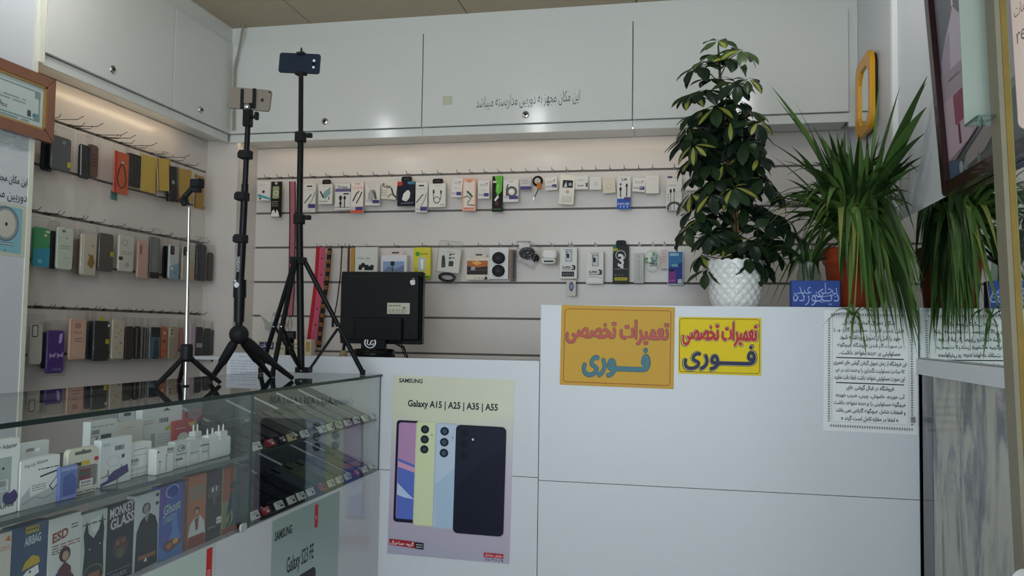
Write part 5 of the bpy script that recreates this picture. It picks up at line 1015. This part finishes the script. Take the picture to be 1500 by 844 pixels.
mb = MB(); mb.tube(tp, [.010, .010, .009, .008, .007, .005, .003], M('4a3c28', .7, noise=.2), 8); mb.build('stem', o)
mb = MB(); mb.tube([onY(1077.5, 420, PY_+.02)-pc, onY(1077, 340, PY_+.02)-pc, onY(1074, 285, PY_+.02)-pc], .0165, M('8f6e42', .75, noise=.25), 12); mb.build('support_stake', o)
CL = [(1052,60),(1088,74),(1050,80),(1022,98),(1034,90),(1071,86),(1095,116),(1079,121),(1042,115),(1034,131),(1014,136),(1064,150),(1048,156),(1083,148),(1014,168),(1006,184),(1110,178),(1101,162),(1050,190),(1091,170),(1070,175),(1030,160),
      (1016,212),(1055,200),(1003,202),(1026,228),(1066,222),(1084,226),(1038,240),(1020,256),(1066,261),(1099,248),(1112,228),(1107,208),(1119,261),(1012,284),(1041,284),(1053,292),(1074,274),(1119,274),(1138,278),(1017,306),(1090,205),(1080,245),(1045,262),(1095,275),(1035,208),(1060,240),
      (1000,345),(1039,343),(1026,374),(1034,396),(1100,352),(1122,341),(1112,368),(1094,374),(1130,320),(1148,352),(1106,330),(1157,336),(1058,334),(1090,300),(1050,310),(1030,318),(1118,302),(1135,365),(1150,318),(1010,330)]
YEL = {(1003,202),(1006,184),(1110,178),(1055,200),(1014,136),(1016,212),(1042,115),(1012,284),(1000,345),(1066,261),(1050,156),(1053,292),(1048,156),(1074,274),(1026,374)}
n0 = len(CL)
def env(y):     # left and right outline of the crown in the photo
    T = [(55,1035,1072),(75,1008,1108),(100,1000,1112),(140,1000,1112),(200,998,1114),(260,1004,1120),(300,1010,1125),(340,1005,1150),(375,1020,1140),(395,1030,1110)]
    for (a, l0, r0), (b, l1, r1) in zip(T, T[1:]):
        if a <= y <= b: t = (y-a)/(b-a); return l0+(l1-l0)*t, r0+(r1-r0)*t
    return 1030, 1110
for k in range(54):
    y = rg.uniform(165, 392); l_, r_ = env(y); CL.append((rg.uniform(l_+8, r_-8), y))
fo = MB(); pe = MB()
def trunk_at(z):
    for a, b in zip(tp, tp[1:]):
        if a.z <= z <= b.z: return a.lerp(b, (z-a.z)/(b.z-a.z))
    return tp[0] if z < tp[0].z else tp[-1]
for i, (x, y) in enumerate(CL):
    Y = PY_ + (rg.uniform(-.13, .10) if i < n0 else rg.uniform(-.04, .16))
    if i < 4: Y = PY_-.02
    p = onY(x, y, Y)-pc; p.y = Y-PY_
    t0 = trunk_at(max(tp[0].z, p.z-.07)); out = Vector((p.x-t0.x, p.y-t0.y, 0)); 
    pe.tube([t0, t0.lerp(p, .5)+Vector((0, 0, .012)), p], [.0028, .0022, .0018], G2, 5, False)
    ax = (Vector((0, 0, 1)) + out*rg.uniform(2.2, 4) + Vector((0, -.45, 0)) + Vector((rg.uniform(-.25, .25), rg.uniform(-.2, .2), 0))).normalized()
    e1 = ax.orthogonal().normalized(); e2 = ax.cross(e1); n = rg.choice((6, 7, 7, 8)); ph = rg.uniform(0, 6)
    Ls = rg.uniform(.070, .098)
    yel = (x, y) in YEL
    for k in range(n):
        a = ph+2*math.pi*k/n+rg.uniform(-.15, .15); d = (e1*math.cos(a)+e2*math.sin(a)) - ax*rg.uniform(-.1, .35) - Vector((0, 0, .05 if y < 120 else .26))
        ma = G3 if y < 95 and rg.random() < .8 else rg.choice((G1, G1, G2, G2, GB2)); mi_ = GY if (yel and rg.random() < .6) or rg.random() < .11 else ma
        leaflet(fo, p+d.normalized()*.012, d, ax, Ls*rg.uniform(.8, 1.12), Ls*.50, ma, mi_, rg.uniform(.1, .4), rg.uniform(.1, .3))
fo.build('foliage', o); pe.build('leaf_stalks', o)
# white quilted pot
o = empty('plant_pot', pc); tag(o, 'glossy white quilted ceramic pot with a scalloped rim', 'pot')
wpot = onY(1120, 420, PY_).x-onY(1037, 420, PY_).x; R0 = wpot/2; H0 = onY(1077, 384, PY_).z-TOP
mb = MB(); n = 216; nr = 64; vs = []; fs = []
for i in range(nr+1):
    t = i/nr; rad = R0*(.83+.17*math.sin(min(1, t*1.25)*math.pi/2))-.006*max(0, t-.8)*5*.2
    for k in range(n):
        a = 2*math.pi*k/n; u_ = a/(2*math.pi)*36; v_ = t*9
        dq = abs(((u_+v_) % 2)-1)*abs(((u_-v_) % 2)-1)
        rr = rad + .0036*(min(1., 2.2*dq)-.5)*(0 if t > .95 else 1)
        vs.append((rr*math.cos(a), rr*math.sin(a), t*H0+(.006*abs(math.sin(a*9)) if i == nr else 0)))
for i in range(nr):
    for k in range(n): l = (k+1) % n; fs.append((i*n+k, i*n+l, (i+1)*n+l, (i+1)*n+k))
mb.add(vs, fs, M('dcdcd9', .14), True)
mb.add([(x*.94, y_*.94, z) for x, y_, z in vs[-n:]]+[(x*.9, y_*.9, H0-.035) for x, y_, z in vs[-n:]]+vs[-n:], [(k, (k+1) % n, n+(k+1) % n, n+k) for k in range(n)]+[(2*n+k, 2*n+(k+1) % n, (k+1) % n, k) for k in range(n)], M('dcdcd9', .14), True)
mb.build('pot_body', o)
mb = MB(); mb.lathe([(R0*.9, H0-.03), (R0*.5, H0-.02), (.0001, H0-.016)], M('2a2018', .9, noise=.4), 32); mb.build('soil', o)

# spider plant
def bez(a, b, c, n=12): return [a*((1-t)**2)+b*(2*t*(1-t))+c*(t*t) for t in [i/n for i in range(n+1)]]
def blade(mb, P, wd, m, tw=0.):
    vs = []; fs = []; n = len(P)
    for i, p in enumerate(P):
        t = i/(n-1); d = (P[min(n-1, i+1)]-P[max(0, i-1)]).normalized()
        s = d.cross(Vector((0, 0, 1)))
        if s.length < .15: s = d.cross(Vector((.3, -1, 0)))
        s.normalize(); s = (s*math.cos(tw)+d.cross(s)*math.sin(tw)); nn = s.cross(d)
        ww = wd*(.55+.45*min(1, t*4))*(1 if t < .55 else max(.04, 1-((t-.55)/.45)**1.6))
        ww *= 1.3; vs += [p-s*ww/2+nn*ww*.14, p, p+s*ww/2+nn*ww*.14]
    for i in range(n-1):
        for j in range(2): fs.append((3*i+j, 3*i+j+1, 3*i+j+4, 3*i+j+3))
    mb.add(vs, fs, m, True)
SPY = 3.43; spc = Vector((onY(1252, 448, SPY).x, SPY, TOP)); spc.x = min(spc.x, .66)
S1, S2, S3, S4, S5 = M('344d24', .38), M('49692f', .38), M('213619', .38), M('55703a', .4), M('858a48', .45)
o = empty('spider_plant', spc); tag(o, 'large spider plant with long arching strap leaves spilling over the counter beside the mirror', 'plant')
root = Vector((0, 0, .27)); rg = random.Random(5); mb = MB()
def clampx(v_): w_ = v_+spc; w_.x = min(w_.x, .795); return w_-spc
def guided(x, y, Y, up, wd=.02, m=None, n=14, jx=.05):
    tip = clampx(onY(x, y, Y)-spc); a = root+Vector((rg.uniform(-jx, jx), rg.uniform(-jx, jx), rg.uniform(-.03, .04)))
    c = a.lerp(tip, .45)+Vector((0, 0, up)); P = [clampx(q) for q in bez(a, c, tip, n)]
    w0 = P
    # stay in front of / above the counter edge
    Q = []
    for q in P:
        wq = q+spc
        if wq.z < TOP+.012 and wq.y > YC-.03: wq.y = YC-.03
        Q.append(wq-spc)
    blade(mb, Q, wd, m or rg.choice((S1, S1, S2, S2, S3, S3, S4)), rg.uniform(-.5, .5))
for x, y, Y, up, wd in ((1130,127,3.25,.10,.018),(1136,142,3.35,.05,.016),(1130,209,3.2,.08,.02),(1130,228,3.3,.06,.018),(1289,113,3.4,.0,.012),(1319,125,3.25,.04,.012),(1358,112,2.98,.06,.03),(1360,121,3.0,.10,.022),(1359,157,3.0,.12,.034),(1359,195,3.02,.12,.03),(1357,229,3.04,.12,.02),(1354,241,3.06,.10,.022),(1315,136,3.25,-.02,.02),(1190,183,3.35,.10,.02),(1165,150,3.4,.05,.012),
    (1200,195,3.3,.06,.022),(1225,190,3.4,.0,.02),(1245,200,3.4,.0,.02),(1270,195,3.45,.0,.018),(1215,215,3.3,.08,.024),(1160,215,3.3,.10,.02),(1175,235,3.25,.08,.024),(1295,215,3.3,.0,.02),(1330,205,3.1,.05,.026),(1338,225,3.1,.08,.022),(1150,262,3.25,.10,.02),(1145,285,3.2,.10,.02),(1335,262,3.1,.14,.02),(1340,285,3.05,.16,.022)):
    guided(x, y, Y, up, wd)
for k in range(40): guided(rg.choice((rg.uniform(1135, 1215), rg.uniform(1285, 1348))), rg.uniform(225, 335), rg.uniform(3.1, 3.4), rg.uniform(.12, .3), rg.uniform(.016, .024))
for k in range(56): guided(rg.uniform(1185, 1330), rg.uniform(190, 300), rg.uniform(3.15, 3.5), rg.uniform(0, .12), rg.uniform(.014, .024))
for k in range(48): guided(rg.uniform(1105, 1200), rg.uniform(285, 385), rg.uniform(3.2, 3.5), rg.uniform(.12, .3), rg.uniform(.012, .02), rg.choice((S1, S2, S3, S3, S5)) )
for k in range(52): guided(rg.uniform(1228, 1348), rg.uniform(330, 430), rg.uniform(3.15, 3.32), rg.uniform(.2, .42), rg.uniform(.014, .024))
DR = [(1243,470),(1262,440),(1275,448),(1284,492),(1296,470),(1302,508),(1312,488),(1320,470),(1325,512),(1331,490),(1336,517),(1340,500),(1343,518),(1290,440),(1308,430),(1328,440),(1337,455),(1316,505),(1299,485),(1271,470)]
for x, y in DR: guided(x, y, 3.155+rg.uniform(-.03, .01), rg.uniform(.32, .55), rg.uniform(.014, .022), rg.choice((S1, S2, S2, S4)), 18)
for k in range(11): guided(rg.uniform(1265, 1346), rg.uniform(450, 515), rg.uniform(3.08, 3.16), rg.uniform(.34, .55), rg.uniform(.014, .02), None, 18)
for k in range(26): guided(rg.uniform(1335, 1356), rg.uniform(330, 525), rg.uniform(2.9, 3.14), rg.uniform(.3, .5), rg.uniform(.015, .024), None, 18)
for x, y in ((1300,388),(1231,375),(1250,395),(1310,372)): guided(x, y, 3.2, .35, .018, S5, 16)
for x, y in ((1118,443),(1128,447),(1138,446),(1150,425),(1160,405)): guided(x, y, 3.42, .30, .018, rg.choice((S2, S4)), 16)
mb.build('foliage', o)
# hanging plantlet
mb = MB(); ctr = onY(1251, 464, 3.165)-spc
mb.tube([clampx(q) for q in bez(root, root+Vector((-.02, -.26, .16)), ctr, 14)], .0022, S5, 6); st = mb.build('runner', o)
mb = MB()
for tx, ty, up in ((1202,481,.06),(1214,470,.07),(1232,503,.10),(1246,512,.06),(1269,523,.09),(1284,490,.12),(1290,476,.08),(1238,488,.14),(1262,500,.10)):
    tip = onY(tx, ty, 3.14)-spc; blade(mb, bez(ctr, ctr.lerp(tip, .5)+Vector((0, -.02, up)), tip, 10), .010, rg.choice((S2, S4, S4)), rg.uniform(-.4, .4))
mb.build('plantlet', st)
o = empty('plant_pot', spc); tag(o, 'terracotta red plastic pot under the spider plant', 'pot')
TC = M('8a3a22', .4, noise=.1)
mb = MB(); mb.lathe([(.0001, 0), (.088, 0), (.092, .012), (.108, .17), (.112, .172), (.118, .225), (.118, .235), (.108, .235), (.104, .2)], TC, 40); mb.build('pot_body', o)
mb = MB(); mb.lathe([(.1135, .176), (.1165, .18), (.1175, .19), (.1165, .195)], TC, 40); mb.build('rim_band', o)
mb = MB(); mb.lathe([(.105, .21), (.05, .215), (.0001, .22)], M('2a2018', .9, noise=.4), 24); mb.build('soil', o)
# jar of cuttings
JY = 3.40; jc = Vector((onY(1185, 448, JY).x, JY, TOP)); o = empty('glass_jar', jc); tag(o, 'clear glass jar of cuttings standing behind the blue calligraphy block', 'jar')
mb = MB(); mb.lathe([(.0001, .002), (.042, .002), (.046, .01), (.046, .135), (.038, .155), (.038, .185), (.041, .19)], glass_mat('jar_glass', (.70, .80, .74), 1.5), 28); mb.build('jar_body', o)
mb = MB()
for k in range(9): a = rg.uniform(0, 6.28); mb.tube([(.025*math.cos(a), .025*math.sin(a), .01), (.02*math.cos(a+.6), .02*math.sin(a+.6), .12), (.03*math.cos(a+1), .03*math.sin(a+1), .25)], .003, S1, 6)
mb.build('stems', o)
mb = MB()
for k in range(22):
    a = rg.uniform(0, 6.28); L = rg.uniform(.12, .26); p0 = Vector((.02*math.cos(a), .02*math.sin(a), .17)); tip = p0+Vector((L*math.cos(a), min(.25, L*math.sin(a)), rg.uniform(-.08, .14)))
    blade(mb, bez(p0, p0.lerp(tip, .5)+Vector((0, 0, .11)), tip, 10), .015, rg.choice((S1, S3, S3, S2)), rg.uniform(-.4, .4))
mb.build('foliage', o)
# blue calligraphy block
o, wd, h, X, Z = thing_at('calligraphy_block', 'blue block with pale raised Persian calligraphy between the white pot and the terracotta pot', 'ornament', None, 'B', 3.27, (1159, 411, 1231, 448), 0, TOP)
mb = MB(); mb.rslab(-wd/2, 0, wd/2, h, .002, 0, .05, M('2f4a94', .55, noise=.25), .002); mb.build('block', o)
cal = 'a9b9dc'
printed(o, [('t','دیـکورده',1162,422,1229,445,M(cal,.5),-.012),('t','یحلی عبد',1168,414,1226,434,M(cal,.5),-.014),('l',[(1190,431),(1205,433),(1220,431),(1226,427)],.8,cal),('l',[(1163,428),(1170,434),(1163,440)],.7,cal),('l',[(1193,441),(1199,438),(1204,441),(1210,438)],.7,cal)], X, Z, 0)

# ------------------------------------------------------------------ right wall: yellow mirror, picture; display door in front
c = onX(1264, 141, XR-.03); c.x = XR; o = empty('round_mirror', c, -math.pi/2); tag(o, 'yellow framed mirror with a round glass on the right wall behind the spider plant', 'mirror')
hw, hh = .165, .178
outl = rrect(-hw, -hh, hw, hh, .075, 11); n = len(outl); inn = []
for ox, oz in outl: q = math.atan2(oz, ox); inn.append((hw*.76*math.cos(q), hh*.80*math.sin(q)))
mb = MB(); vs = []; fs = []
for ring, y_ in ((inn, -.020), (inn, -.030), ([(a*.985, b*.985) for a, b in outl], -.032), (outl, -.028), (outl, -.012)): vs += [(a, y_, b) for a, b in ring]
for i in range(4):
    for k in range(n): l = (k+1) % n; fs.append((i*n+k, i*n+l, (i+1)*n+l, (i+1)*n+k))
mb.add(vs, fs, M('d99a10', .35)); mb.build('frame', o)
mb = MB(); mb.prism([(a*1.01, b*1.01) for a, b in inn], -.0215, -.0195, M('dfe5e2', .02, 1.)); mb.build('mirror_glass', o)
mb = MB(); mb.rslab(-hw+.012, -hh+.012, hw-.012, hh-.012, .06, -.0185, .0, M('2a2418', .6)); mb.build('backing', o)
# leaning picture
pb = onX(1382, 287, XR-.03); L = 1.05; Hh = 1.0; o = empty('framed_picture', (XR-.004, pb.y, pb.z), -math.pi/2); tag(o, 'dark framed picture of a domed mosque leaning off the right wall', 'picture')
o.rotation_euler = (math.radians(4.2), 0, -math.pi/2)
DW = M('2e1518', .25, coat=.4); F = .038
mb = MB()
for q in (((0, 0), (L, 0), (L-F, F), (F, F)), ((L, 0), (L, Hh), (L-F, Hh-F), (L-F, F)), ((L, Hh), (0, Hh), (F, Hh-F), (L-F, Hh-F)), ((0, Hh), (0, 0), (F, F), (F, Hh-F))): mb.prism(list(q), -.03, .0, DW, .008)
mb.build('frame', o)
mb = MB(); art(mb, [('r',F,F,L-F,Hh-F,'6d7076'),('p',[(F,F),(L-F,F),(L-F,.34),(F,.30)],'7d7678'),('r',F,.28,.7,.37,'9c909a'),('p',[(.05,.36),(.33,.36),(.34,.41),(.29,.465),(.23,.50),(.195,.53),(.165,.50),(.11,.46),(.055,.41)],'b9acba'),('p',[(.05,.36),(.13,.36),(.15,.47),(.10,.45),(.055,.41)],'a094a4'),('p',[(.186,.53),(.204,.53),(.199,.60),(.195,.66),(.191,.60)],'c9bfc8'),
    ('p',[(F,.10),(.33,.14),(.33,.29),(F,.28)],'b09aa6'),('p',[(.13,.19),(.33,.20),(.33,.285),(.13,.28)],'84455c'),('r',.15,.13,.17,.19,'5a2c3c'),('r',.27,.12,.275,.28,'8f7a88'),('c',.245,.33,.022,'55525a'),('r',.10,.33,.2,.335,'7d727c'),('p',[(.36,.2),(.62,.2),(.62,.52),(.52,.62),(.40,.55)],'a398a2'),
    ('p',[(F,F),(L-F,F),(L-F,.24),(.4,.15),(.14,.09),(F,.10)],'4d5052'),('p',[(F,F),(.15,F),(.13,.085),(F,.095)],'43566a'),('p',[(.16,.05),(.34,.07),(.5,.13),(.42,.15),(.2,.09)],'8b8482'),('p',[(.2,F),(.4,F),(.55,.1),(.4,.075)],'5f605c'),('p',[(.12,.088),(.3,.135),(.55,.20),(.55,.207),(.3,.143),(.12,.096)],'2f2e30'),('c',.15,.062,.018,'8d959c'),('c',.19,.055,.012,'777f86'),('c',.30,.06,.014,'6f7a6a')], lambda x: x, lambda z: z, -.012, 1); mb.build('print', o)
mb = MB(); mb.rslab(.01, .01, L-.01, Hh-.01, .001, -.011, .0, M('3a3128', .8)); mb.build('backing', o)
# tilted display door
A, B_ = onY(1464.5, 0, 1.5), onY(1496.5, 600, 1.5); dz = (A-B_)/(A.z-B_.z)
base = B_ - dz*(B_.z); topp = B_ + dz*(2.5-B_.z)
o = empty('glass_display_door', base); tag(o, 'tilted glass display door with a yellow-brown wooden edge at the right of the picture', 'door')
def bar(mb, x0, x1, y0, y1, m):
    t = topp-base; vs = [(x0, y0, 0), (x1, y0, 0), (x1, y1, 0), (x0, y1, 0)]; vs += [(x+t.x, y+t.y, t.z) for x, y, _ in vs]
    mb.add(vs, [(3,2,1,0), (4,5,6,7), (0,1,5,4), (1,2,6,5), (2,3,7,6), (3,0,4,7)], m)
mb = MB(); bar(mb, -.0015, .0075, -.004, .03, M('75602c', .45, noise=.25)); bar(mb, .0075, .0095, -.002, .02, M('6f7a48', .4)); mb.build('wooden_edge', o)
mb = MB(); bar(mb, -.0095, -.0016, -.002, .04, M('77715f', .45, noise=.12)); mb.build('metal_edge', o)
mb = MB(); t = topp-base
mb.add([(.0096, .006, 0), (.45, .006, 0), (.45+t.x, .006, t.z), (.0096+t.x, .006, t.z)], [(0, 1, 2, 3)], GLASS); mb.build('glass_pane', o)
mb = MB(); q0, q1, q2, q3 = [onY(*q, 1.58)-base for q in ((1404.5, 0), (1413, 183), (1464, 183), (1456, 0))]
up = (q0-q1)*2.6; vs = [q1, q2, q2+up, q1+up]; vs = vs+[v_+Vector((0, .002, 0)) for v_ in vs]
mb.add(vs, [(0,1,2,3), (7,6,5,4), (0,4,5,1), (1,5,6,2), (2,6,7,3), (3,7,4,0)], M('8d978d', .5)); k = mb.build('pale_panel', o)
mb = MB(); a = q1; mb.box((a.x, 1.512-base.y, a.z-.004), (q2.x-.004, 1.58-base.y, a.z), glass_mat('shelf_glass', (.62, .74, .70), 1.5)); mb.box((a.x, 1.512-base.y, a.z-.0042), (a.x+.003, 1.58-base.y, a.z+.0004), M('5f6f6a', .2)); mb.build('glass_shelf', o)
# pink poster behind the glass
P0 = onY(1479, 0, 1.53); o = empty('poster', (P0.x+.115, 1.53, onY(1488, 186, 1.53).z)); tag(o, 'pinkish poster with large lowercase lettering stuck behind the glass at the right edge', 'poster')
o.rotation_euler = (0, math.radians(-2.4), 0)
mb = MB(); mb.rslab(-.105, 0, .105, .42, .012, -.0008, .0008, M('bfa79a', .5)); mb.build('paper', o)
zt = lambda y: (186-y)*1.53/1222.6
mb = MB(); art(mb, [('t','realme',-.099,zt(48),-.052,zt(70),M('4a2a34',.5),-.004,-.036),('t','تنظیمات',-.101,zt(18),-.064,zt(38),M('5a4038',.5),-.005,-.03),('p',[(-.083,zt(84)),(-.075,zt(84)),(-.070,zt(112)),(-.079,zt(108)),(-.084,zt(96))],'23222a'),('l',[(-.088,zt(104)),(-.085,zt(110))],.003,'23222a'),('l',[(-.087,zt(114)),(-.083,zt(118))],.003,'23222a'),('t','م',-.094,zt(152),-.088,zt(164),'8a3a3a',.0)], lambda x: x, lambda z: z, -.0008, 1); mb.build('printed_front', o)
# white plastic object at the lower right corner
q = onY(1476, 828, 1.35); o = empty('plastic_bin', (q.x+.085, 1.28, 0)); tag(o, 'rounded white plastic bin top at the lower right corner', 'bin')
hb = q.z
mb = MB(); mb.rslab(-.085, 0, .085, hb, .02, -.07, .07, M('e3e6e8', .3), .012); mb.build('bin_body', o)
mb = MB(); mb.rslab(-.087, hb-.05, .087, hb-.046, .001, -.072, .072, M('c9cdd0', .3)); mb.build('lid_seam', o)
